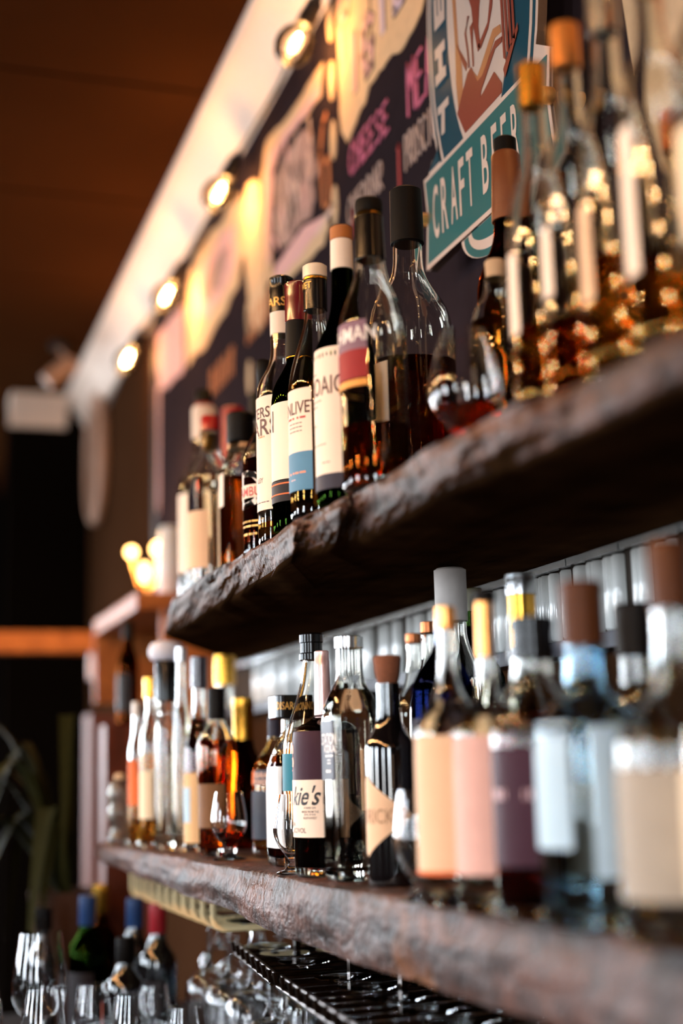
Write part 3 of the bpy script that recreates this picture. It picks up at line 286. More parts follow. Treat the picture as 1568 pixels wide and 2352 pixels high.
# ------------------------------------------------------------------ room shell
Z = lambda h: EYE + h            # height relative to eye level -> world
CEIL = lambda y: 1.555 - .032 * (y - 2.6)      # the ceiling drops slightly towards the far end
struct(MB().box((XL - .1, YN - .1, -.1), (XR + .1, YF + .1, 0)).build('floor', 'floor_paint'))
wr = struct(MB().box((XR, YN, 0), (XR + .12, YF, Z(1.9))).build('wall_right', 'wall_paint'))
def holed_wall(name, fixed, openings, a0, a1, axis, mat='room_paint'):
    m = MB(); cuts = [a0] + [v for o in openings for v in o] + [a1]
    def bx(p, q, z0, z1):
        if axis == 'x': m.box((fixed - .12, p, z0), (fixed, q, z1))
        else: m.box((p, fixed - .12, z0), (q, fixed, z1))
    for i in range(0, len(cuts), 2): bx(cuts[i], cuts[i + 1], 0, Z(1.9))
    for p, q in openings: bx(p, q, 0, WIN_Z[0]); bx(p, q, WIN_Z[1], Z(1.9))
    return struct(m.build(name, mat))
holed_wall('wall_left', XL, WINDOWS_LEFT, YN, YF, 'x')
holed_wall('wall_near', YN, WINDOWS_REAR, XL, XR, 'y')
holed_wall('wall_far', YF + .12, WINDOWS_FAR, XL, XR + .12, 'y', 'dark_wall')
k = 0
for axis, fixed, ops in (('x', XL, WINDOWS_LEFT), ('y', YN, WINDOWS_REAR), ('y', YF + .12, WINDOWS_FAR)):
    for p, q in ops:
        k += 1; m = MB(); z0, z1 = WIN_Z
        def bar(u0, u1, a, b_):
            if axis == 'x': m.box((fixed - .08, u0, a), (fixed - .03, u1, b_))
            else: m.box((u0, fixed - .08, a), (u1, fixed - .03, b_))
        bar(p, p + .05, z0, z1); bar(q - .05, q, z0, z1); bar(p, q, z0, z0 + .05); bar(p, q, z1 - .05, z1); mid = (p + q) / 2
        bar(mid - .02, mid + .02, z0, z1); bar(p, q, z0 + .95, z0 + .99)
        struct(m.build('window_%d' % k, 'window_white'))
# ceiling: boards running from the cornice across the room, joints recessed
ce = struct(MB().box((XL, YN, Z(1.75)), (XR, YF, Z(1.9))).build('ceiling', 'ceiling_paint'))
y = YN
while y < YF:
    y2 = min(y + .62, YF); m = MB(); n = len(m.v)
    a, b_ = y + .006, y2 - .006
    m.v += [(XL, a, Z(CEIL(a))), (.80, a, Z(CEIL(a))), (.80, b_, Z(CEIL(b_))), (XL, b_, Z(CEIL(b_))), (XL, a, Z(1.76)), (.80, a, Z(1.76)), (.80, b_, Z(1.76)), (XL, b_, Z(1.76))]
    m.f += [(0, 1, 2, 3), (7, 6, 5, 4), (0, 4, 5, 1), (1, 5, 6, 2), (2, 6, 7, 3), (3, 7, 4, 0)]
    m.build('ceiling_board', 'ceiling_paint', ce); y = y2
# sloping white cornice between chalkboard and ceiling
def cornice(name, pts):
    R = []
    for (px, py, dx, dy, low, up) in pts:   # corner on the wall line, outward direction
        prof = [(0.0, low - .004), (-.012, low - .004), (-.016, low + .006), (-.05, low + .055), (-.092, up - .02), (-.104, up - .016), (-.108, up), (0, up)]
        R.append([(px + dx * -u, py + dy * -u, Z(h)) for u, h in prof])
    return struct(MB().rings(R).build(name, 'cornice_paint', smooth=25))
cornice('trim_1', [(.813, yy, -1, 0, 1.44 - .03 * (yy - 2.63), CEIL(yy)) for yy in (-2.5, 0, 1, 2, 3, 4, 5, 5.5)])
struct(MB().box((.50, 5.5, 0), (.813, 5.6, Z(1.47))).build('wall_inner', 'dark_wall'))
cornice('trim_2', [(xx, 5.498, 0, -1, 1.354, CEIL(5.5)) for xx in (.50, .72)])
# wall between the shelves: steel edge strip, row of upright glazed finger tiles, wood rail
tr = struct(MB().box((.792, .2, Z(.2345)), (.815, 4.1, Z(.237))).build('trim_3', 'steel'))
for i in range(30):
    MB().box((.784, .25 + i * .125, Z(.232)), (.792, .25 + i * .125 + .1225, Z(.2425))).build('edge_strip', 'steel', tr)
tm = MB(); arc = [(.011 * math.sin(a), .0083 * math.cos(a)) for a in [math.pi * q / 6 for q in range(7)]]
R = []
for zz, sc in ((0, .82), (.003, 1), (.080, 1), (.083, .82)): R.append([(.80 - .002 - dx * sc, dy * sc, zz) for dx, dy in arc])
t0 = tm.rings(R).build('tile', 'tile_glaze', wr, smooth=60); t0.location = (0, .42, Z(.1475))
struct(MB().box((.799, .2, Z(.13)), (.815, 4.1, Z(.235))).build('trim_4', 'grout'))
for i in range(1, 124):
    c = t0.copy(); COL.objects.link(c); c.parent = wr; c.location = (random.uniform(0, .0012), .42 + i * .0205, Z(.1475)); c.rotation_euler = (0, 0, random.uniform(-.05, .05))
struct(MB().box((.786, .2, Z(.128)), (.815, 4.1, Z(.146))).build('trim_5', 'slate'))
# ------------------------------------------------------------------ chalkboard and its drawings
cb = tag(MB().box((.80, -1.2, Z(.2875)), (.8145, 4.1, Z(1.46))).build('chalkboard', 'chalkboard'), 'long dark chalkboard with chalk menu drawings above the upper shelf', 'chalkboard')
MB().box((.795, 4.06, Z(.2875)), (.80, 4.10, Z(1.395))).build('edge_frame', 'board_edge', cb)
FX = .7995
def blob(name, mat, poly, amp=.012, lift=0.0, sub=5):
    P = []
    for i in range(len(poly)):
        a, b_ = Vector(poly[i]), Vector(poly[(i + 1) % len(poly)])
        for q in range(sub):
            p = a.lerp(b_, q / sub); s = noise.noise(Vector((p.x * 30, p.y * 30, 3))) * amp
            P.append((p.x + s * .8, Z(p.y + s)))
    return MB().prism_x(P, FX - .0006 - lift, FX + .001).build(name, mat, cb)
blob('painted_banner', 'chalk_cream', [(2.32, 1.42), (2.318, 1.245), (2.316, 1.159), (2.281, 1.12), (2.219, 1.143), (2.136, 1.168), (2.059, 1.172), (1.98, 1.155), (1.91, 1.175), (1.85, 1.20), (1.78, 1.25), (1.75, 1.42)], .014)
blob('painted_ribbon', 'chalk_cream', [(2.409, 1.345), (2.54, 1.345), (2.666, 1.345), (2.82, 1.365), (2.86, 1.30), (2.85, 1.195), (2.835, 1.04), (2.79, 1.05), (2.80, 1.18), (2.79, 1.29), (2.701, 1.30), (2.542, 1.29), (2.43, 1.285)], .008)
blob('painted_ribbon', 'chalk_rose', [(2.43, 1.318), (2.54, 1.312), (2.69, 1.322), (2.81, 1.325), (2.83, 1.27), (2.822, 1.08), (2.80, 1.08), (2.79, 1.19), (2.775, 1.275), (2.70, 1.30), (2.542, 1.292), (2.44, 1.29)], .005, .0005)
blob('painted_ribbon', 'chalk_cream', [(2.80, 1.00), (2.60, .99), (2.44, .985), (2.40, 1.0), (2.41, 1.035), (2.55, 1.06), (2.70, 1.055), (2.80, 1.045)], .008)
blob('painted_ribbon', 'chalk_rose', [(2.79, 1.02), (2.60, 1.015), (2.45, 1.02), (2.43, 1.04), (2.56, 1.066), (2.76, 1.058)], .006, .0005)
blob('painted_sketch', 'chalk_grey', [(2.76, 1.255), (2.62, 1.275), (2.50, 1.25), (2.46, 1.16), (2.48, 1.09), (2.56, 1.075), (2.70, 1.08), (2.76, 1.11)], .02)
blob('painted_banner', 'chalk_cream', [(2.934, 1.326), (2.993, 1.335), (3.037, 1.251), (3.004, 1.112), (2.971, 0.998), (2.898, 0.95), (2.843, 0.977), (2.851, 1.139), (2.879, 1.292)], .012)
blob('painted_banner', 'chalk_cream', [(3.033, 1.335), (3.344, 1.35), (3.546, 1.36), (3.64, 1.289), (3.64, 1.08), (3.402, 1.088), (3.085, 1.119), (3.019, 1.202)], .02)
blob('painted_sketch', 'chalk_rose', [(3.1, 1.29), (3.3, 1.31), (3.5, 1.30), (3.52, 1.20), (3.4, 1.14), (3.2, 1.15), (3.1, 1.19)], .02, .0005)
blob('painted_sketch', 'chalk_grey', [(3.14, 1.25), (3.3, 1.27), (3.46, 1.25), (3.42, 1.19), (3.25, 1.17)], .02, .001)
blob('painted_banner', 'chalk_rose', [(3.68, 1.277), (3.9, 1.29), (4.05, 1.30), (4.05, 1.20), (4.02, 1.12), (3.9, 1.10), (3.68, 1.09)], .018)
blob('painted_banner', 'chalk_cream', [(1.30, 1.30), (1.33, 1.0), (1.30, .72), (1.2, .52), (1.02, .50), (.85, .62), (.80, .9), (.82, 1.3)], .016)  # added banner, a pale backdrop standing in for warm glow behind the bottles
blob('painted_sketch', 'chalk_orange', [(1.26, 1.15), (1.24, .85), (1.1, .70), (.95, .74), (.92, 1.1)], .02, .0005)  # orange patch of the added warm backdrop
blob('painted_drip', 'chalk_rose', [(4.05, 1.14), (4.058, .78), (4.045, .75), (4.03, .8), (4.025, 1.14)], .004)
for yy, zs in ((2.361, (1.40, 1.281, 1.161, 1.032)), (2.99, (1.012, .875, .74)), (1.72, (1.40,))):
    for zz in zs:
        MB().prism_x([(yy + .017 * math.cos(a), Z(zz) + .040 * math.sin(a)) for a in [2 * math.pi * i / 20 for i in range(20)]], FX - .0012, FX + .001).build('chalk_dash', 'chalk_cream', cb)
FONT = {'C': [[(1, .85), (.6, 1), (.2, .8), (0, .45), (.2, .1), (.6, 0), (1, .15)]], 'H': [[(.05, 0), (0, 1)], [(.9, 0), (1, 1)], [(0, .5), (.95, .52)]], 'E': [[(.9, 1), (.1, .96), (.05, 0), (1, .06)], [(.05, .5), (.75, .55)]],
        'S': [[(.95, .9), (.5, 1), (.1, .8), (.3, .55), (.8, .42), (.95, .2), (.5, 0), (.05, .1)]], 'M': [[(0, 0), (.08, 1), (.5, .45), (.9, 1), (1, 0)]], 'A': [[(0, 0), (.5, 1), (1, 0)], [(.2, .38), (.85, .4)]], 'P': [[(.1, 0), (.1, 1), (.7, .98), (.95, .75), (.7, .5), (.1, .45)]],
        'R': [[(.1, 0), (.1, 1), (.7, .98), (.95, .75), (.7, .5), (.1, .45), (1, 0)]], 'O': [[(.5, 1), (.1, .8), (0, .5), (.15, .12), (.5, 0), (.85, .12), (1, .5), (.9, .8), (.5, 1)]], 'I': [[(.5, 0), (.5, 1)]], 'U': [[(0, 1), (.05, .25), (.4, 0), (.8, .2), (.95, 1)]],
        'T': [[(0, 1), (1, .98)], [(.5, 1), (.5, 0)]], 'D': [[(.1, 0), (.1, 1), (.6, .9), (1, .5), (.65, .08), (.1, 0)]], '1': [[(.4, .9), (.55, 1), (.5, 0)]], 'G': [[(1, .85), (.6, 1), (.15, .8), (0, .4), (.3, .02), (.8, .05), (.95, .45), (.55, .45)]], '6': [[(.8, 1), (.3, .7), (.05, .3), (.4, 0), (.9, .2), (.8, .5), (.3, .45)]], 'B': [[(.1, 0), (.1, 1), (.7, .95), (.8, .7), (.5, .52), (.1, .5)], [(.5, .52), (.95, .3), (.7, .02), (.1, 0)]], 'N': [[(0, 0), (.05, 1), (.9, 0), (.95, 1)]]}
def chalk(s, y_left, z0, z1, y_right, wd, mat, lift=.0012, name='chalk_lettering', slant=0.0):
    m = MB(); n = len(s); step = (y_right - y_left) / n; H = z1 - z0
    for i, ch in enumerate(s):
        for st in FONT.get(ch, []):
            j = random.uniform(-.04, .04)
            m.ribbon_x([(y_left + step * (i + .1 + .74 * px) - slant * py, Z(z0 + H * (py + j))) for px, py in st], wd, FX - lift, FX + .0008)
    return m.build(name, mat, cb)
chalk('CHEESE', 2.275, 1.050, 1.105, 2.068, .0055, 'chalk_pink')
chalk('MEAT', 1.985, 1.030, 1.118, 1.832, .006, 'chalk_pink')
chalk('PROSCIUTTO', 2.005, .946, 1.005, 1.81, .0028, 'chalk_white')
chalk('1', 2.045, .932, 1.003, 2.015, .006, 'chalk_red')
chalk('1', 2.275, .935, .985, 2.245, .006, 'chalk_red')
chalk('CHEDDAR', 2.29, .962, 1.012, 2.105, .0035, 'chalk_white')
chalk('SC', 1.90, .86, .91, 1.84, .0035, 'chalk_white')
chalk('P', 2.31, 1.30, 1.44, 2.23, .022, 'chalk_dark', .001); chalk('P', 2.312, 1.30, 1.44, 2.232, .014, 'chalk_rose', .0018)
chalk('IG', 2.26, 1.20, 1.30, 2.12, .024, 'chalk_dark', .001); chalk('IG', 2.262, 1.202, 1.302, 2.122, .016, 'chalk_rose', .0018)
chalk('IB', 2.12, 1.235, 1.36, 1.95, .026, 'chalk_dark', .001); chalk('IB', 2.122, 1.237, 1.362, 1.952, .016, 'chalk_lilac', .0018)
chalk('1', 2.16, 1.26, 1.36, 2.12, .01, 'chalk_dark', .001)
for i in range(26):
    yy = random.uniform(2.47, 2.74); zz = random.uniform(1.08, 1.25); a = random.uniform(.8, 2.3)
    MB().ribbon_x([(yy, Z(zz)), (yy + .05 * math.cos(a), Z(zz + .05 * math.sin(a)))], .008, FX - .0016, FX).build('chalk_stroke', random.choice(['chalk_dark', 'chalk_white', 'chalk_rose']), cb)
for pts, mat in (([(2.44, 1.17), (2.42, 1.22), (2.40, 1.23)], 'chalk_orange'), ([(2.43, 1.06), (2.44, 1.17)], 'chalk_orange'), ([(2.41, 1.14), (2.39, 1.14), (2.39, 1.05), (2.41, 1.05)], 'chalk_orange'), ([(2.47, 1.02), (2.37, 1.035)], 'chalk_white')):
    MB().ribbon_x([(a, Z(b_)) for a, b_ in pts], .012, FX - .0012, FX).build('chalk_stroke', mat, cb)
for yl, zz in ((3.36, .93), (3.0, .96)):                        # faint orange words too soft to read: a few strokes each
    for q in range(7):
        a = yl - q * .035; MB().ribbon_x([(a, Z(zz)), (a - random.uniform(-.01, .02), Z(zz + .06))], .012, FX - .0012, FX).build('chalk_stroke', 'chalk_orange', cb)
# ------------------------------------------------------------------ live-edge shelves
def interp(tab, y):
    if y <= tab[0][0]: return tab[0][1]
    for (a, p), (b_, q) in zip(tab[:-1], tab[1:]):
        if y <= b_: return p + (q - p) * (y - a) / (b_ - a)
    return tab[-1][1]
def slab(name, y0, yend, ztop, top_x, bot_x, thick, seed, rough, N=420):
    R = []; K = 14
    for i in range(N + 1):
        t = i / N; ring = []
        yy = y0 + (yend(.47) - y0) * t
        xt, xb, th = interp(top_x, yy), interp(bot_x, yy), interp(thick, yy)
        nn = lambda f, a, kz=0: noise.noise(Vector((yy * f, kz * 1.7 + seed, seed))) * a
        xt += nn(9, .006) + nn(30, .0012); xb += nn(7, .009, 5) + nn(25, .003, 7)
        P = [(.7985, ztop), (.72, ztop), (.62, ztop), (xt + .03, ztop), (xt + .006, ztop - .0006)]
        for k_ in range(K + 1):
            u = k_ / K
            x = xt + (xb - xt) * u - .007 * math.sin(math.pi * u)
            x += rough * (noise.noise(Vector((yy * 11, u * 3.2, seed + 2))) * .006 + noise.noise(Vector((yy * 45, u * 9, seed + 4))) * .002)
            P.append((x, ztop - .003 - (th - .006) * u))
        P += [(xb + .012, ztop - th + nn(12, .002, 3)), (.62, ztop - th), (.7985, ztop - th)]
        for x, z in P: ring.append((x, y0 + (yend(x) - y0) * t + (0 if 0 < i < N else 0), Z(z)))
        R.append(ring)
    o = MB().rings(R).build(name, 'slab_wood', smooth=48); o.data.materials.append(MATS['slab_under'])
    for p in o.data.polygons:
        if p.normal.z < -.75 and p.center.x > top_x[0][1] - .09: p.material_index = 1
    return o
up = slab('wall_shelf', .20, lambda x: 2.42 + max(0, x - .47) * 2.1 - 6 * max(0, .50 - x), .285,
          [(.2, .515), (.3, .51), (.78, .505), (.86, .497), (.95, .487), (1.05, .477), (1.13, .472), (1.22, .476), (1.3, .475), (1.38, .475), (1.5, .463), (1.6, .462), (1.79, .466), (1.91, .461), (2.07, .461), (2.26, .474), (2.42, .497)],
          [(.2, .515), (.9, .50), (1.07, .486), (1.19, .494), (1.30, .505), (1.36, .49), (1.4, .474), (1.515, .474), (1.585, .458), (1.735, .474), (1.89, .48), (2.19, .505), (2.42, .512)],
          [(.2, .045), (3, .042)], 3.1, 1.0)
tag(up, 'upper thick dark live-edge wooden shelf with rough bark front, below the chalkboard', 'shelf')
lo = slab('wall_shelf', .20, lambda x: 2.76, -.12,
          [(.2, .53), (.86, .52), (.96, .52), (1.11, .511), (1.27, .497), (1.58, .474), (1.74, .478), (1.96, .468), (2.2, .457), (2.74, .428)],
          [(.2, .535), (1.1, .507), (1.5, .484), (1.71, .474), (1.92, .464), (2.16, .454), (2.76, .432)],
          [(.2, .092), (1.1, .080), (1.5, .075), (1.71, .069), (1.92, .059), (2.16, .053), (2.77, .038)], 8.3, .55)
tag(lo, 'lower dark wooden shelf with pitted front edge, above the hanging wine glasses', 'shelf')
SHELF = {'U': .285, 'L': -.12}
# ------------------------------------------------------------------ bottles
LIQ = {'gold': 'liq_gold', 'amber': 'liq_amber', 'damber': 'liq_damber', 'water': 'liq_water', 'red': 'liq_red', 'purple': 'liq_purple'}
def chaikin(P, n=2):
    for _ in range(n):
        Q = [P[0]]
        for a, b_ in zip(P[:-1], P[1:]):
            Q += [(a[0] * .75 + b_[0] * .25, a[1] * .75 + b_[1] * .25), (a[0] * .25 + b_[0] * .75, a[1] * .25 + b_[1] * .75)]
        P = Q + [P[-1]]
    return P
def radius_at(prof, h):           # prof: (r, h) rising
    for (r0, h0), (r1, h1) in zip(prof[:-1], prof[1:]):
        if h0 <= h <= h1: return r0 + (r1 - r0) * ((h - h0) / (h1 - h0) if h1 > h0 else 0)
    return prof[-1][0] if h > prof[-1][1] else prof[0][0]
def squarish(rmax):
    def sec(th, r):
        t = max(0.0, min(1.0, (r / rmax - .45) / .4)); n = 2 + 5 * t; a = r * (1 - .17 * t)
        c, s = math.cos(th), math.sin(th); q = (abs(c) ** n + abs(s) ** n) ** (-1 / n); return (a * q * c, a * q * s)
    return sec
RND = lambda th, r: (r * math.cos(th), r * math.sin(th))
def wrap_patch(prof, sec, h0, h1, t0, t1, lift, mat, name, parent, diamond=False):
    m = MB(); NT = 22; NH = 5; A = []; Bk = []
    for i in range(NT + 1):
        d = math.radians(t0 + (t1 - t0) * i / NT); th = math.pi + d; col = []; colb = []
        f = 1.0
        if diamond: f = max(.02, 1 - abs(2 * i / NT - 1))
        mid = (h0 + h1) / 2; hh = (h1 - h0) / 2 * f
        for j in range(NH + 1):
            h = mid - hh + 2 * hh * j / NH; r = radius_at(prof, h)
            x, y = sec(th, r + lift); col.append((x, y, h)); x, y = sec(th, r + lift - .0005); colb.append((x, y, h))
        A.append(col); Bk.append(colb)
    R = [a + list(reversed(b_)) for a, b_ in zip(A, Bk)]
    return m.rings(R).build(name, mat, parent, smooth=40)
def wrap_text(s, prof, sec, hc, hh, tdeg, mat, parent, hs=1.0, shear=0.0, lift=.0009, sq=False, name='lettering'):
    V, Fc = text_mesh(s); m = MB(); r0 = radius_at(prof, hc)
    for x, y in V:
        h = hc + y * hh; r = radius_at(prof, h); xx = (x * hs + y * shear) * hh
        c = math.radians(tdeg)
        d = c + (math.atan2(xx, r * .83) if sq else xx / max(r0, .004))
        X, Y = sec(math.pi + d, r + lift); m.v.append((X, Y, h))
    m.f = [tuple(f) for f in Fc]
    me = bpy.data.meshes.new(name); me.from_pydata(m.v, [], m.f); me.validate(); me.materials.append(MATS[mat])
    o = bpy.data.objects.new(name, me); COL.objects.link(o); o.parent = parent; return o
def make_bottle(d):
    root = tag(empty(d['nm'], (d['p'][0], d['p'][1], Z(SHELF[d['s']]))), d['lab'], d.get('cat', 'bottle'))
    g = [(r, h) for h, r in reversed(d['g'])]              # rising
    R = max(r for r, _ in g); rb = g[0][0]
    g = [(rb * .97, .0), (rb, .006), (rb, .014)] + [p for p in g if p[1] > .02]
    core = chaikin([g[2]] + g[3:], 2)
    outer = [(rb * .90, .0), (rb * .98, .0025), (rb, .007)] + core
    sec = squarish(R) if d.get('sq') else RND
    gm = d['glass']; n = 48 if d.get('sq') else 40
    if gm == 'blackglass':
        MB().lathe(outer, n, sec).build('glass', gm, root, smooth=50)
    else:
        t = .0022; top = outer[-1][1]
        inner = [(max(r - t - (.0008 if h < .02 else 0), .0035), h) for r, h in outer if h > .012 and h < top - .0005]
        floor_h = .0115
        inner = [(max(inner[0][0] - .006, .002), floor_h - .001), (inner[0][0] - .002, floor_h)] + inner
        prof = outer + [(outer[-1][0] - t, top)] + list(reversed(inner))
        MB().lathe(prof, n, sec).build('glass', gm, root, smooth=50)
        if d.get('fill'):
            lq = [(r + .0003, h + (.0002 if i < 2 else 0)) for i, (r, h) in enumerate(inner) if h < d['fill']]
            lq.append((radius_at(inner, d['fill']) + .0003, d['fill']))
            MB().lathe(lq, n, sec).build('liquid', LIQ[d['liq']], root, smooth=50)
    last = None
    for nme, mat, pr in d.get('caps', []):
        P = [(r, h) for h, r in reversed(pr)]
        P = [(max(P[0][0] - .0006, .001), P[0][1])] + [(P[0][0], P[0][1] + .0006)] + P[1:-1] + [(P[-1][0], P[-1][1] - .0012), (P[-1][0] - .0012, P[-1][1])] if len(P) > 1 else P
        csec = squarish(max(r for r, _ in P)) if d.get('capsq') else RND
        c = MB().lathe(P, n, csec).build(nme, mat, root, smooth=35)
        if d.get('captext') and last is None or (d.get('captext') and P[0][1] < d['captext'][1] < P[-1][1]): last = (c, P, csec)
    if d.get('captext'):
        tx = d['captext']; c, P, csec = last
        wrap_text(tx[0], P, csec, tx[1], tx[2], tx[3], tx[4], c, hs=tx[5], sq=bool(d.get('capsq')))
    body = [p for p in outer]
    for q, lb in enumerate(d.get('labels', [])):
        nme, mat, h0, h1, t0, t1, txts = lb
        if mat == 'clear_ink':
            for tx in txts: wrap_text(tx[0], body, sec, tx[1], tx[2], tx[3], tx[4], root, hs=tx[5] if len(tx) > 5 else 1, name='printed_letters', lift=.0004)
            continue
        lift = .0006 + .0003 * q
        p = wrap_patch(body, sec, h0, h1, t0, t1, lift, mat, nme, root, diamond=bool(d.get('diamond')))
        for tx in txts: wrap_text(tx[0], body, sec, tx[1], tx[2], tx[3], tx[4], p, hs=tx[5] if len(tx) > 5 else 1, shear=tx[6] if len(tx) > 6 else 0, lift=lift + .0003, sq=bool(d.get('sq')))
    return root
for d in BOTTLES: make_bottle(d)
# ------------------------------------------------------------------ drinking glasses on the shelves
def stem_profile(H, R, foot, stem_h, rim, t=.0013):
    out = [(foot, 0), (foot, .0016), (foot * .55, .004), (.006, .009), (.0038, .018), (.0036, stem_h - .012), (.006, stem_h - .003)]
    bowl = []
    for i in range(13):
        u = i / 12; r = R * math.sin(math.pi * (.08 + .42 * min(1, u / .45))) if u < .45 else R + (rim - R) * ((u - .45) / .55) ** 1.4
        bowl.append((max(r, .006), stem_h + (H - stem_h) * u))
    inn = [(max(r - t, .001), h + (.002 if i == 0 else 0)) for i, (r, h) in enumerate(bowl)]
    return out + bowl + list(reversed(inn)), inn
def drink_glass(label, x, y, zrel, H, R, foot, stem_h, rim, fill=None, liq='amber', name='tasting_glass', mat='crystal'):
    root = tag(empty(name, (x, y, Z(zrel))), label, 'glass'); P, inn = stem_profile(H, R, foot, stem_h, rim)
    MB().lathe(P, 36).build('glass_bowl', mat, root, smooth=50)
    if fill:
        lq = [(r + .0002, h) for r, h in inn if h < fill] + [(radius_at(inn, fill) + .0002, fill)]
        MB().lathe(lq, 36).build('liquid', LIQ[liq], root, smooth=50)
    return root
drink_glass('tulip shaped tasting glass with a little amber spirit on the upper shelf edge', .535, 1.205, .285, .125, .037, .03, .02, .022, .05, 'amber')
drink_glass('small tulip glass in front of the gold capped rum bottle, lower shelf', .50, 2.02, -.12, .095, .026, .024, .018, .019, .038, 'damber')
drink_glass('small empty tulip glass left of the plum banded gin bottle, lower shelf', .498, 1.695, -.12, .094, .0235, .02, .018, .017)
drink_glass('small tulip glass between the diamond labelled bottle and the peach labelled one', .495, 1.272, -.12, .10, .0215, .02, .018, .016)
# ------------------------------------------------------------------ string of filament bulbs under the cornice
sl = tag(empty('string_lights', (.79, 2.3, Z(1.40))), 'string of clear filament bulbs on black cable along the white cornice', 'string lights')
BULBS = [(.722, yy, zz) for yy, zz in ((-.62, 1.43), (-.03, 1.415), (.56, 1.40), (1.15, 1.385), (1.745, 1.362), (2.339, 1.334), (2.947, 1.288), (3.537, 1.243), (4.13, 1.241))]
def add(o, parent): 
    o.parent = parent; o.matrix_parent_inverse = Matrix.Translation(-Vector(parent.location)); return o
ax = Vector((-.42, .10, -.90)).normalized(); rotq = Vector((0, 0, -1)).rotation_difference(ax)
cable = []
for i, b_ in enumerate(BULBS):
    tp = Vector((b_[0], b_[1], Z(b_[2]))) - ax * .112
    if i: pr = cable[-1]; cable.append(tuple((Vector(pr) + tp) / 2 + Vector((.004, 0, -.012))))
    cable.append(tuple(tp))
cable.append((.79, 4.9, Z(1.30)))
add(MB().tube(cable, .0042, 8).build('cable', 'socket_black', None, smooth=60), sl)
PB = [(0, -.046), (.014, -.044), (.027, -.034), (.0355, -.015), (.0365, .0), (.032, .016), (.022, .030), (.0135, .038), (.013, .044)]
bulb_me = sock_me = fil_me = None
for b_ in BULBS:
    M4 = Matrix.Translation((b_[0], b_[1], Z(b_[2]))) @ rotq.to_matrix().to_4x4() @ Matrix.Rotation(0, 4, 'Z')
    if bulb_me is None:
        bo = MB().lathe([(r, h) for r, h in PB], 24).build('bulb', 'bulb_glass', None, smooth=60); bulb_me = bo.data
        so = MB().lathe([(.014, .036), (.0175, .038), (.0175, .066), (.0155, .068), (.0155, .090), (.010, .098), (.006, .112)], 20).build('socket', 'socket_black', None, smooth=40); sock_me = so.data
        fo = MB().tube([(0, 0, -.016), (0, 0, -.014), (0, 0, .018), (0, 0, .020)], [.001, .0032, .0032, .001], 6).build('filament', 'filament', None, smooth=60); fil_me = fo.data
    else:
        bo = bpy.data.objects.new('bulb', bulb_me); COL.objects.link(bo); so = bpy.data.objects.new('socket', sock_me); COL.objects.link(so); fo = bpy.data.objects.new('filament', fil_me); COL.objects.link(fo)
    loc = Matrix.Translation(-Vector(sl.location)) @ M4
    so.parent = sl; so.matrix_local = loc; bo.parent = sl; bo.matrix_local = loc; fo.parent = bo
    l = bpy.data.lights.new('bulb_light', 'POINT'); l.energy = BULB_W; l.color = (1.0, .52, .20); l.shadow_soft_size = .012
    lo_ = bpy.data.objects.new('bulb_light', l); COL.objects.link(lo_); lo_.location = (b_[0] , b_[1], Z(b_[2]))
# ------------------------------------------------------------------ the teal sign on brass stand-offs
SX = .752
sg = tag(empty('bar_sign', (SX, 1.6, Z(1.0))), 'teal and cream cut-out craft beer sign standing off the chalkboard on brass studs', 'sign')
def ell(rx, ry, a0, a1, n=40, cy_=1.60, cz=1.02): return [(cy_ + rx * math.cos(math.radians(a0 + (a1 - a0) * i / n)), cz + ry * math.sin(math.radians(a0 + (a1 - a0) * i / n))) for i in range(n + 1)]
def plate(name, mat, poly, lift, thick=.0006, par=sg):
    o = MB().prism_x([(a, Z(b_)) for a, b_ in poly], SX - lift - thick, SX - lift).build(name, mat); return add(o, par)
banner_o = [(1.802, .840), (1.794, .783), (1.804, .703), (1.688, .709)]
base = banner_o + ell(.115, .056, 180, 360, 20, 1.573, .712)[::1]
right = [(1.42, .709), (1.40, .703), (1.406, .783), (1.398, .84)]
arc_b = [(1.573 + .115 * math.cos(math.pi * i / 20), .709 - .056 * math.sin(math.pi * i / 20)) for i in range(21)]
arc_t = ell(.18, .34, 210, 360 - 210 - 180, 60)
arc_t = [(1.60 - .18 * math.cos(math.radians(a)), 1.02 + .34 * math.sin(math.radians(a))) for a in range(-28, 209, 4)]
outline = [(1.802, .840), (1.794, .783), (1.804, .703), (1.688, .709)] + arc_b + right + arc_t
# polygon is walked left-bottom -> right-bottom -> over the top; near side is smaller y
OUT = [(1.802, .840), (1.794, .783), (1.804, .703), (1.688, .709)] + arc_b[1:-1] + [(1.458, .709), (1.396, .703), (1.406, .783), (1.398, .840), (1.441, .866)] + arc_t[1:-1] + [(1.759, .866)]
add(MB().prism_x([(a, Z(b_)) for a, b_ in OUT], SX, SX + .012).build('panel', 'sign_edge'), sg)
plate('white_face', 'sign_white', OUT, 0)
def oval(rx, ry, a0=-90, a1=270, n=48): return [(1.60 - rx * math.cos(math.radians(a0 + (a1 - a0) * i / n)), 1.02 + ry * math.sin(math.radians(a0 + (a1 - a0) * i / n))) for i in range(n)]
plate('teal_ring', 'sign_teal', [p for p in oval(.174, .332)], .0006)
plate('white_ring', 'sign_white', oval(.167, .322), .0012)
plate('teal_ring', 'sign_teal', oval(.160, .312), .0018)
plate('cream_field', 'sign_white', oval(.100, .224), .0024)
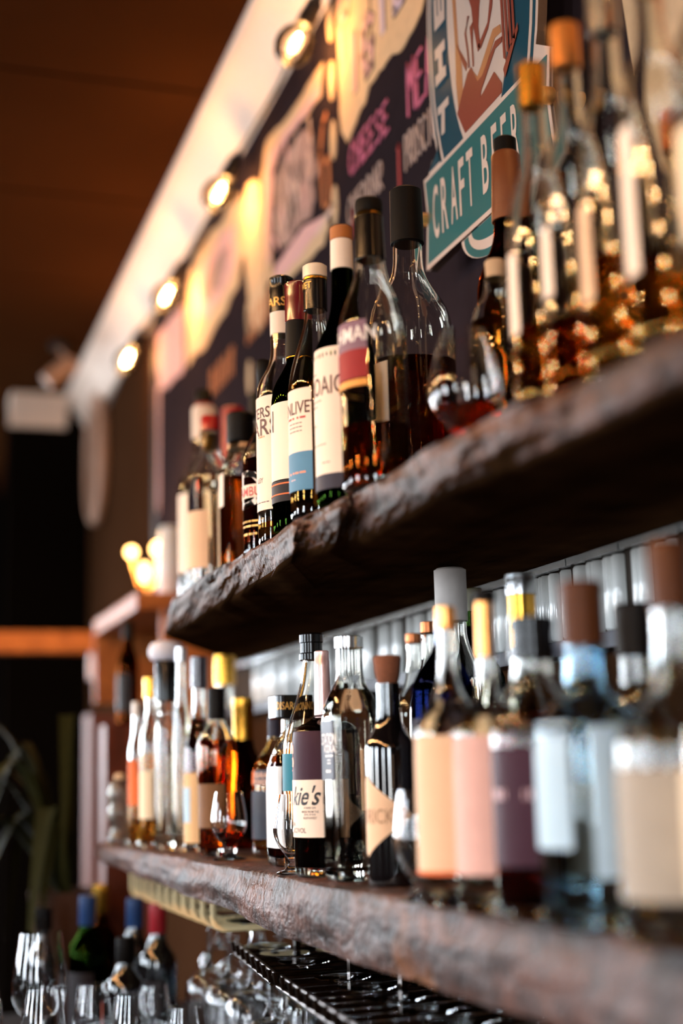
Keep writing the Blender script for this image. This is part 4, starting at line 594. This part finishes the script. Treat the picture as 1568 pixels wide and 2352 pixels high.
# figure
def fig(name, mat, pts, lift=.003): return plate(name, mat, pts, lift, .0005)
fig('arm_shadow', 'sign_tan', [(1.678, 1.07), (1.674, .985), (1.676, .93), (1.672, .885), (1.655, .905), (1.655, .945), (1.664, .985), (1.668, 1.07)])
fig('beard', 'sign_brick', [(1.640, 1.036), (1.622, 1.027), (1.614, 1.008), (1.612, .985), (1.606, .962), (1.600, .938), (1.592, .940), (1.596, .972), (1.590, 1.0), (1.572, 1.04), (1.56, 1.09), (1.64, 1.09), (1.63, 1.05)], .0035)
fig('shirt', 'sign_brick', [(1.637, .925), (1.624, .928), (1.606, .898), (1.590, .899), (1.546, .925), (1.526, .921), (1.528, .914), (1.548, .915), (1.596, .880), (1.598, .872), (1.554, .886), (1.533, .860), (1.535, .848), (1.652, .846), (1.676, .885)], .0035)
fig('arm_outline', 'sign_brick', [(1.670, .985), (1.650, .945), (1.640, .93), (1.637, .94), (1.655, .965)], .0035)
fig('arm_outline', 'sign_brick', [(1.600, .945), (1.590, .950), (1.566, .962), (1.556, .99), (1.545, 1.02), (1.535, 1.06), (1.530, 1.06), (1.540, 1.01), (1.552, .975), (1.566, .953), (1.592, .938)], .0035)
fig('arm_shadow', 'sign_tan', [(1.624, .925), (1.606, .905), (1.596, .912), (1.552, .945), (1.530, .940), (1.528, .928), (1.548, .930), (1.592, .895), (1.606, .890), (1.626, .905)], .0032)
fig('finger_line', 'sign_brick', [(1.640, .985), (1.634, .955), (1.632, .93), (1.629, .93), (1.631, .957), (1.636, .985), (1.628, 1.005), (1.624, 1.003)], .0038)
fig('finger_line', 'sign_brick', [(1.622, .985), (1.619, .955), (1.618, .925), (1.615, .925), (1.616, .957), (1.612, .987)], .0038)
for i in range(4):
    yy = 1.524 - i * .010
    fig('mug_bar', 'sign_brick', [(yy, .89 + i * .004), (yy + .002, 1.05), (yy - .004, 1.05), (yy - .006, .885 + i * .004)], .0038)
fig('mug_bar', 'sign_brick', [(1.526, .875), (1.48, .915), (1.48, .905), (1.522, .862)], .0038)
# banner
plate('banner_border', 'sign_white', [(1.802, .840), (1.794, .783), (1.804, .703), (1.396, .703), (1.406, .783), (1.398, .840)], .0044)
plate('banner', 'sign_green', [(1.795, .833), (1.787, .783), (1.797, .710), (1.403, .710), (1.413, .783), (1.405, .833)], .005)
low = lambda rr, zz, z0: [(1.573 + rr * math.cos(math.pi * i / 20), z0 - zz * math.sin(math.pi * i / 20)) for i in range(21)]
plate('lower_arc', 'sign_green', low(.104, .049, .702), .0006); plate('lower_arc', 'sign_white', low(.088, .040, .702), .0012); plate('lower_arc', 'sign_green', low(.076, .026, .702), .0018)
plate('ribbon_fold', 'sign_teal', [(1.792, .848), (1.758, .866), (1.752, .90), (1.745, .848)], .0006)
def sign_text(s, y_left, z0, z1, y_right, lift):
    V, Fc = text_mesh(s); x0 = min(v[0] for v in V); x1 = max(v[0] for v in V)
    vs = [(SX - lift, y_left + (v[0] - x0) / (x1 - x0) * (y_right - y_left), Z((z0 + z1) / 2 + v[1] * (z1 - z0))) for v in V]
    me = bpy.data.meshes.new('letter'); me.from_pydata(vs, [], [tuple(f) for f in Fc]); me.materials.append(MATS['sign_white'])
    o = bpy.data.objects.new('letter', me); COL.objects.link(o); return add(o, sg)
for ch, a, b_ in (('C', 1.769, 1.749), ('R', 1.738, 1.716), ('A', 1.705, 1.683), ('F', 1.675, 1.657), ('T', 1.648, 1.627), ('B', 1.599, 1.579), ('E', 1.567, 1.550), ('E', 1.538, 1.521), ('R', 1.508, 1.487)):
    sign_text(ch, a, .735, .815, b_, .0062)
T_ = .0008
for polys in ([[(1.745, .926), (1.706, .926), (1.706, .914), (1.721, .914), (1.724, .880), (1.736, .880), (1.732, .914), (1.745, .914)]],
              [[(1.748, 1.016), (1.711, 1.016), (1.711, 1.000), (1.722, 1.000), (1.722, .976), (1.711, .976), (1.711, .960), (1.749, .960), (1.749, .976), (1.736, .976), (1.736, 1.000), (1.748, 1.000)]],
              [[(1.745, 1.044), (1.708, 1.044), (1.706, 1.092), (1.715, 1.092), (1.716, 1.062), (1.721, 1.062), (1.721, 1.092), (1.730, 1.092), (1.730, 1.062), (1.735, 1.062), (1.735, 1.092), (1.744, 1.092)]]):
    for pg in polys: plate('letter', 'sign_white', pg, .0024)
for yy, zz in ((1.799, .778), (1.401, .778), (1.60, 1.30)):
    st = MB().lathe([(.010, 0), (.010, .030), (.009, .031)], 24, mat=Matrix.Translation((SX + .036, yy, Z(zz))) @ Matrix.Rotation(-math.pi / 2, 4, 'Y')).build('standoff', 'brass', None, smooth=40); add(st, sg)
    hd = MB().lathe([(.010, 0), (.0105, .001), (.0105, .013), (.009, .0145)], 24, mat=Matrix.Translation((SX - .004, yy, Z(zz))) @ Matrix.Rotation(-math.pi / 2, 4, 'Y')).build('stud_head', 'brass', None, smooth=40); add(hd, sg)
# ------------------------------------------------------------------ racks and hanging glasses under the lower shelf
rk = tag(empty('glass_rack', (.63, 2.44, Z(-.17))), 'brass strap rack with bent strap ends under the far end of the lower shelf', 'rack')
for i in range(11):
    yy = 2.08 + i * .066; zt = -.12 - interp([(.2, .092), (1.1, .080), (1.5, .075), (1.71, .069), (1.92, .059), (2.16, .053), (2.77, .038)], yy) - .001
    zb = -.220; x0 = .49
    pts = [(x0, yy, Z(zt)), (x0, yy, Z(zb + .014)), (x0 + .004, yy, Z(zb + .004)), (x0 + .014, yy, Z(zb)), (.62, yy, Z(zb)), (.79, yy, Z(zb))]
    add(MB().tube(pts, .0045, 8, ry=.0018).build('strap', 'strap_brass', None, smooth=60), rk)
for xx in (.578, .78): add(MB().box((xx - .004, 2.06, Z(-.2245)), (xx + .004, 2.76, Z(-.2219))).build('cross_bar', 'dark_metal'), rk)
def wire_rack(label, y0, y1, xf0, xf1, zr):
    r_ = tag(empty('glass_rack', (.6, (y0 + y1) / 2, Z(zr))), label, 'rack')
    for dz, q in ((0, 0), (.010, .006)):
        add(MB().tube([(xf0 + q, y0, Z(zr + dz)), (xf1 + q, y1, Z(zr + dz))], .0028, 8).build('front_rail', 'dark_metal', None, smooth=60), r_)
    n = max(2, int((y1 - y0) / .042))
    for i in range(n + 1):
        u = i / n; yy = y0 + (y1 - y0) * u; xf = xf0 + (xf1 - xf0) * u
        add(MB().tube([(xf - .004, yy, Z(zr + .016)), (xf - .002, yy, Z(zr + .004)), (xf + .008, yy, Z(zr)), (.79, yy, Z(zr))], .0032, 6).build('wire', 'dark_metal', None, smooth=60), r_)
    for u in (.12, .88):
        yy = y0 + (y1 - y0) * u; zt = -.12 - interp([(.2, .092), (1.1, .080), (1.5, .075), (1.71, .069), (1.92, .059), (2.16, .053), (2.77, .038)], yy) + .003
        for xx in (.592, .77): add(MB().box((xx - .004, yy - .006, Z(zr)), (xx + .004, yy + .006, Z(zt))).build('hanger', 'dark_metal'), r_)
    return r_
wire_rack('far dark wire glass rack with a skewed front rail, under the lower shelf', 1.725, 2.04, .478, .512, -.250)
wire_rack('dark wire glass rack nearest the camera under the lower shelf', .70, 1.70, .40, .478, -.250)
def wine_profile():
    H = .205; t = .0012
    out = [(.034, 0), (.034, .0014), (.018, .0035), (.006, .008), (.0037, .018), (.0035, .085), (.006, .094)]
    bowl = [(.008, .097), (.022, .103), (.033, .115), (.038, .13), (.0385, .145), (.036, .165), (.032, .188), (.0295, .205)]
    inn = [(max(r - t, .001), h + (.002 if i == 0 else 0)) for i, (r, h) in enumerate(bowl)]
    return out + chaikin(bowl, 1) + list(reversed(chaikin(inn, 1)))
wm = None; rows = {'front': .552, 'middle': .632, 'back': .712}
ordn = ['nearest', 'second', 'third', 'fourth', 'fifth', 'sixth', 'seventh', 'eighth', 'ninth', 'tenth', 'eleventh', 'twelfth', 'thirteenth', 'fourteenth', 'fifteenth', 'sixteenth', 'seventeenth', 'eighteenth', 'nineteenth', 'twentieth', 'twenty-first']
for rn, xx in rows.items():
    for i, yy in enumerate([1.0695 + .08696 * j for j in range(8)] + [1.8375 + .09 * j for j in range(3)] + [2.113, 2.245, 2.377] + ([2.509, 2.641] if rn != 'front' else [])):
        if wm is None: wm = MB().lathe(wine_profile(), 32).build('glass_body', 'crystal', None, smooth=50).data; bpy.data.objects.remove(bpy.data.objects['glass_body'])
        zf = -.2415 if yy < 2.05 else -.2140
        g_ = bpy.data.objects.new('wine_glass', wm); COL.objects.link(g_); g_.location = (xx, yy, Z(zf + .0016)); g_.rotation_euler = (math.pi, 0, random.uniform(0, 6))
        tag(g_, 'clear wine glass hanging upside down, %s row of the rack, %s from near end' % (rn, ordn[i]), 'glass', 'wine glasses hanging in the racks')
# ------------------------------------------------------------------ back counter below, with bottles and glasses standing on it
CT = -.47
ct = tag(MB().box((.10, -.6, 0), (.8145, 3.08, Z(CT - .04))).build('back_counter', 'counter_wood'), 'dark wooden back counter below the shelves', 'counter')
add(MB().box((.08, -.6, Z(CT - .04)), (.8145, 3.10, Z(CT))).build('counter_top', 'counter_wood'), ct) if False else MB().box((.08, -.6, Z(CT - .04)), (.8145, 3.10, Z(CT))).build('counter_top', 'counter_wood', ct)
def counter_bottle(x, y, H, R, gm, capm, liq, lab, label=None, span=(-80, 100)):
    root = tag(empty('bottle', (x, y, Z(CT))), lab, 'bottle')
    P = [(R * .92, 0), (R, .006)] + chaikin([(R, .01), (R, H * .58), (R * .9, H * .66), (R * .42, H * .74), (R * .38, H * .9)], 2)
    if gm == 'blackglass': MB().lathe(P, 28).build('glass', gm, root, smooth=50)
    else:
        inn = [(max(r - .0025, .003), h) for r, h in P if .012 < h]
        MB().lathe(P + [(P[-1][0] - .0025, P[-1][1])] + list(reversed(inn)), 28).build('glass', gm, root, smooth=50)
        lq = [(r + .0003, h) for r, h in inn if h < H * .5]; MB().lathe(lq, 28).build('liquid', 'liq_' + liq, root, smooth=50)
    MB().lathe([(R * .44, H * .80), (R * .46, H * .805), (R * .45, H * .995), (R * .40, H)], 24).build('capsule', capm, root, smooth=40)
    if label: wrap_patch(P, RND, H * .15, H * .5, span[0], span[1], .0008, label, 'label', root)
counter_bottle(.395, 2.66, .262, .034, 'greenglass', 'foil_blue', 'gold', 'dark bottle with bright blue capsule on the back counter, left of two', 'black_label')
counter_bottle(.475, 2.63, .255, .034, 'blackglass', 'foil_blue', 'gold', 'dark bottle with blue capsule on the back counter, right of two', 'black_label')
counter_bottle(.50, 2.545, .25, .034, 'blackglass', 'foil_red', 'damber', 'dark wine bottle with red capsule on the back counter', 'black_label')
counter_bottle(.43, 2.47, .205, .034, 'blackglass', 'black_matte', 'damber', 'dark bottle with narrow orange label on the back counter', 'paper_orange', (-40, 5))
counter_bottle(.325, 2.72, .24, .034, 'blackglass', 'black_gloss', 'damber', 'black bottle with black capsule on the back counter, leftmost')
counter_bottle(.44, 2.80, .27, .034, 'brownglass', 'gold', 'damber', 'brown bottle with gold capsule behind the blue capped pair', 'brown_label')
for i, (x, y, H) in enumerate(((.262, 2.24, .245), (.172, 2.18, .19), (.25, 2.09, .185), (.335, 2.2, .17), (.37, 2.08, .17), (.43, 2.22, .16), (.44, 2.06, .15))):
    s = H / .205
    g_ = bpy.data.objects.new('stem_glass', wm); COL.objects.link(g_); g_.location = (x, y, Z(CT)); g_.scale = (s * .9, s * .9, s)
    tag(g_, 'clear stemmed glass standing on the dark counter, %s from the left photo edge' % ['second', 'first', 'third', 'fourth', 'fifth', 'sixth', 'seventh'][i], 'glass', 'stemmed glasses on the back counter')
# ------------------------------------------------------------------ second string of bulbs over the bar (unseen, added for warm light and glints)
s2 = tag(empty('string_lights', (-.75, 1.0, Z(1.15))), 'added string of clear bulbs on black cable over the bar, out of view', 'string lights')
pts = []
for q in range(19):
    yy = -1.4 + q * .30; pts.append((-.75, yy, Z(1.13)))
    if q < 18: pts.append((-.75, yy + .15, Z(1.115)))
    so = bpy.data.objects.new('socket', sock_me); COL.objects.link(so); bo = bpy.data.objects.new('bulb', bulb_me); COL.objects.link(bo); fo = bpy.data.objects.new('filament', fil_me); COL.objects.link(fo)
    M4 = Matrix.Translation((0, yy - 1.0, -.13)) 
    for o in (so, bo): o.parent = s2; o.matrix_local = M4
    sh = MB().lathe([(.018, -.01), (.085, -.075), (.083, -.076), (.016, -.012)], 24).build('added_shade', 'dark_metal', None, smooth=40); sh.parent = s2; sh.matrix_local = Matrix.Translation((0, yy - 1.0, -.075))  # unseen cone added over each bulb to keep its light off the ceiling
    fo.parent = bo
    l = bpy.data.lights.new('bulb_light', 'POINT'); l.energy = ROOM_BULB_W; l.color = (1.0, .62, .32); l.shadow_soft_size = .022
    q_ = bpy.data.objects.new('bulb_light', l); COL.objects.link(q_); q_.location = (-.75, yy, Z(1.02))
add(MB().tube(pts, .0042, 8).build('cable', 'socket_black', None, smooth=60), s2)
# ------------------------------------------------------------------ far end of the bar
hs = tag(MB().box((.60, 3.30, Z(.386)), (.799, 3.95, Z(.426))).build('box_shelf', 'beam_wood'), 'small wooden box shelf on the wall beyond the end of the bottle shelves', 'shelf')
MB().box((.66, 3.30, Z(-.05)), (.799, 3.325, Z(.386))).build('side_board', 'beam_wood', hs)
MB().box((.60, 3.93, Z(.20)), (.799, 3.95, Z(.386))).build('side_board', 'beam_wood', hs)
lp = tag(empty('table_lamp', (.69, 3.62, Z(.426))), 'small brass lamp with three glowing globes on the box shelf', 'lamp')
MB().lathe([(.035, 0), (.035, .006), (.008, .014), (.006, .05), (.006, .10)], 24).build('base', 'brass', lp, smooth=40)
for gx, gy, gz, r_, sz in ((-.045, 0, .145, .015, 1), (-.012, 0, .092, .014, 1.9), (.026, 0, .155, .019, 1.0)):
    arm = MB().tube([(0, 0, .05), (gx * .6, gy, .06), (gx, gy, gz - r_ * sz)], .003, 6).build('arm', 'brass', lp, smooth=60)
    MB().sphere((gx, gy, gz), r_, sz=sz).build('globe', 'lamp_globe', lp, smooth=60)
    l = bpy.data.lights.new('lamp_light', 'POINT'); l.energy = LAMP_W; l.color = (1, .55, .22); l.shadow_soft_size = .02
    q = bpy.data.objects.new('lamp_light', l); COL.objects.link(q); q.location = (.69 + gx - .03, 3.62 + gy - .03, Z(.426 + gz + .03))
vs = tag(empty('vase', (.70, 3.40, Z(.426))), 'tall frosted white glass vase on the box shelf beyond the upper bottles', 'vase')
MB().lathe([(.026, 0), (.030, .004), (.030, .1), (.026, .16), (.022, .175), (.0195, .175), (.023, .16), (.027, .1), (.027, .006)], 32).build('vase_body', 'frost_paper', vs, smooth=50)
po = tag(MB().box((.50, 3.12, 0), (.585, 3.20, Z(.112))).build('wooden_post', 'post_wood'), 'square reddish brown wooden post beyond the end of the lower shelf', 'post')
ab = tag(empty('bottle', (.556, 3.16, Z(.1125))), 'amber bottle with black cap standing on the reddish wooden post', 'bottle')
P = [(.022, 0), (.024, .005)] + chaikin([(.024, .008), (.024, .13), (.021, .15), (.011, .175), (.010, .205)], 2)
inn = [(max(r - .0022, .003), h) for r, h in P if h > .012]
MB().lathe(P + [(.008, .205)] + list(reversed(inn)), 28).build('glass', 'brownglass', ab, smooth=50)
MB().lathe([(r + .0003, h) for r, h in inn if h < .15], 28).build('liquid', 'liq_damber', ab, smooth=50)
MB().lathe([(.012, .19), (.0125, .192), (.0125, .228), (.011, .23)], 24).build('cap', 'black_matte', ab, smooth=40)
wrap_patch(P, RND, .03, .11, -80, 90, .0008, 'black_label', 'label', ab)
bf = tag(MB().box((-.9, 4.25, Z(.368)), (.675, 4.33, Z(.428))).build('hatch_frame', 'beam_wood'), 'orange brown wooden hatch frame running in from the left edge', 'frame')
MB().box((.640, 4.25, Z(.29)), (.675, 4.33, Z(.368))).build('upright', 'beam_wood', bf)
MB().box((-.9, 4.25, 0), (-.84, 4.33, Z(.368))).build('post', 'beam_wood', bf)
pc = tag(MB().box((.615, 4.10, 0), (.8145, 4.24, Z(.18))).build('end_panel', 'panel_brown'), 'pinkish brown end panel of a cabinet behind the shelf end', 'panel')
hp = tag(empty('wall_hoop', (.79, 5.18, Z(1.17))), 'round pale hoop hanging on the right wall below the cornice', 'ornament')
MB().tube([(0, .17 * math.cos(2 * math.pi * i / 40), .235 * math.sin(2 * math.pi * i / 40)) for i in range(41)], .02, 10).build('hoop', 'hoop', hp, smooth=60)
for a in (0, 1.05, 2.1): MB().tube([(0, .165 * math.cos(a), .228 * math.sin(a)), (0, -.165 * math.cos(a), -.228 * math.sin(a))], .006, 8).build('spoke', 'hoop', hp, smooth=60)
sp = tag(empty('spotlight', (.60, 4.8, Z(CEIL(4.8)))), 'small ceiling spotlight head at the far end of the room', 'spotlight')
MB().lathe([(.03, -.02), (.03, -.0005)], 20).build('base', 'socket_black', sp, smooth=40)
MB().tube([(0, 0, -.02), (.03, 0, -.05), (.03, 0, -.10)], .006, 8).build('arm', 'hoop', sp, smooth=60)
MB().lathe([(.028, -.05), (.034, .0), (.034, .06), (.02, .075)], 24, mat=Matrix.Translation((0, 0, -.11)) @ Matrix.Rotation(.9, 4, 'Y')).build('head', 'hoop', sp, smooth=40)
# plant with long arching leaves hanging over the counter end
pp = tag(empty('potted_plant', (.40, 2.96, Z(CT))), 'potted plant with long dark arching leaves past the end of the lower shelf', 'plant')
MB().lathe([(.05, 0), (.065, .10), (.075, .22), (.078, .25), (.070, .25), (.066, .22), (.05, .2)], 28).build('pot', 'terracotta', pp, smooth=40)
MB().lathe([(.066, .215), (.067, .225), (.03, .232)], 20).build('soil', 'soil', pp, smooth=40)
def leaf(pts, wd):
    m = MB(); P = [Vector(p) for p in pts]; n = len(P); L = []; Rr = []; T = []
    for i, p in enumerate(P):
        t = (P[min(i + 1, n - 1)] - P[max(i - 1, 0)]).normalized(); s = t.cross(Vector((0, 0, 1))); s = (s if s.length > .05 else Vector((0, 1, 0))).normalized()
        u = i / (n - 1); w_ = wd * (math.sin(math.pi * min(1, .15 + u * .85)) + .05); nrm = s.cross(t)
        L.append([tuple(p - s * w_), tuple(p - nrm * w_ * .25), tuple(p + s * w_), tuple(p - nrm * (w_ * .25 - .0012))])
    return m.rings(L).build('leaf', 'leaf', pp, smooth=60)
for i in range(17):
    a = random.uniform(1.7, 4.6) if i > 5 else random.uniform(2.3, 3.4); reach = random.uniform(.14, .30); hgt = random.uniform(.38, .62); drop = random.uniform(.05, .42)
    pts = []
    for k_ in range(11):
        u = k_ / 10; rr = reach * u ** .9; zz = .22 + (hgt - .22) * math.sin(min(1, u / .55) * math.pi / 2) - drop * max(0, u - .5) ** 1.5 * 2.4
        pts.append((rr * math.cos(a), rr * math.sin(a) * .6, zz))
    leaf(pts, random.uniform(.014, .024))
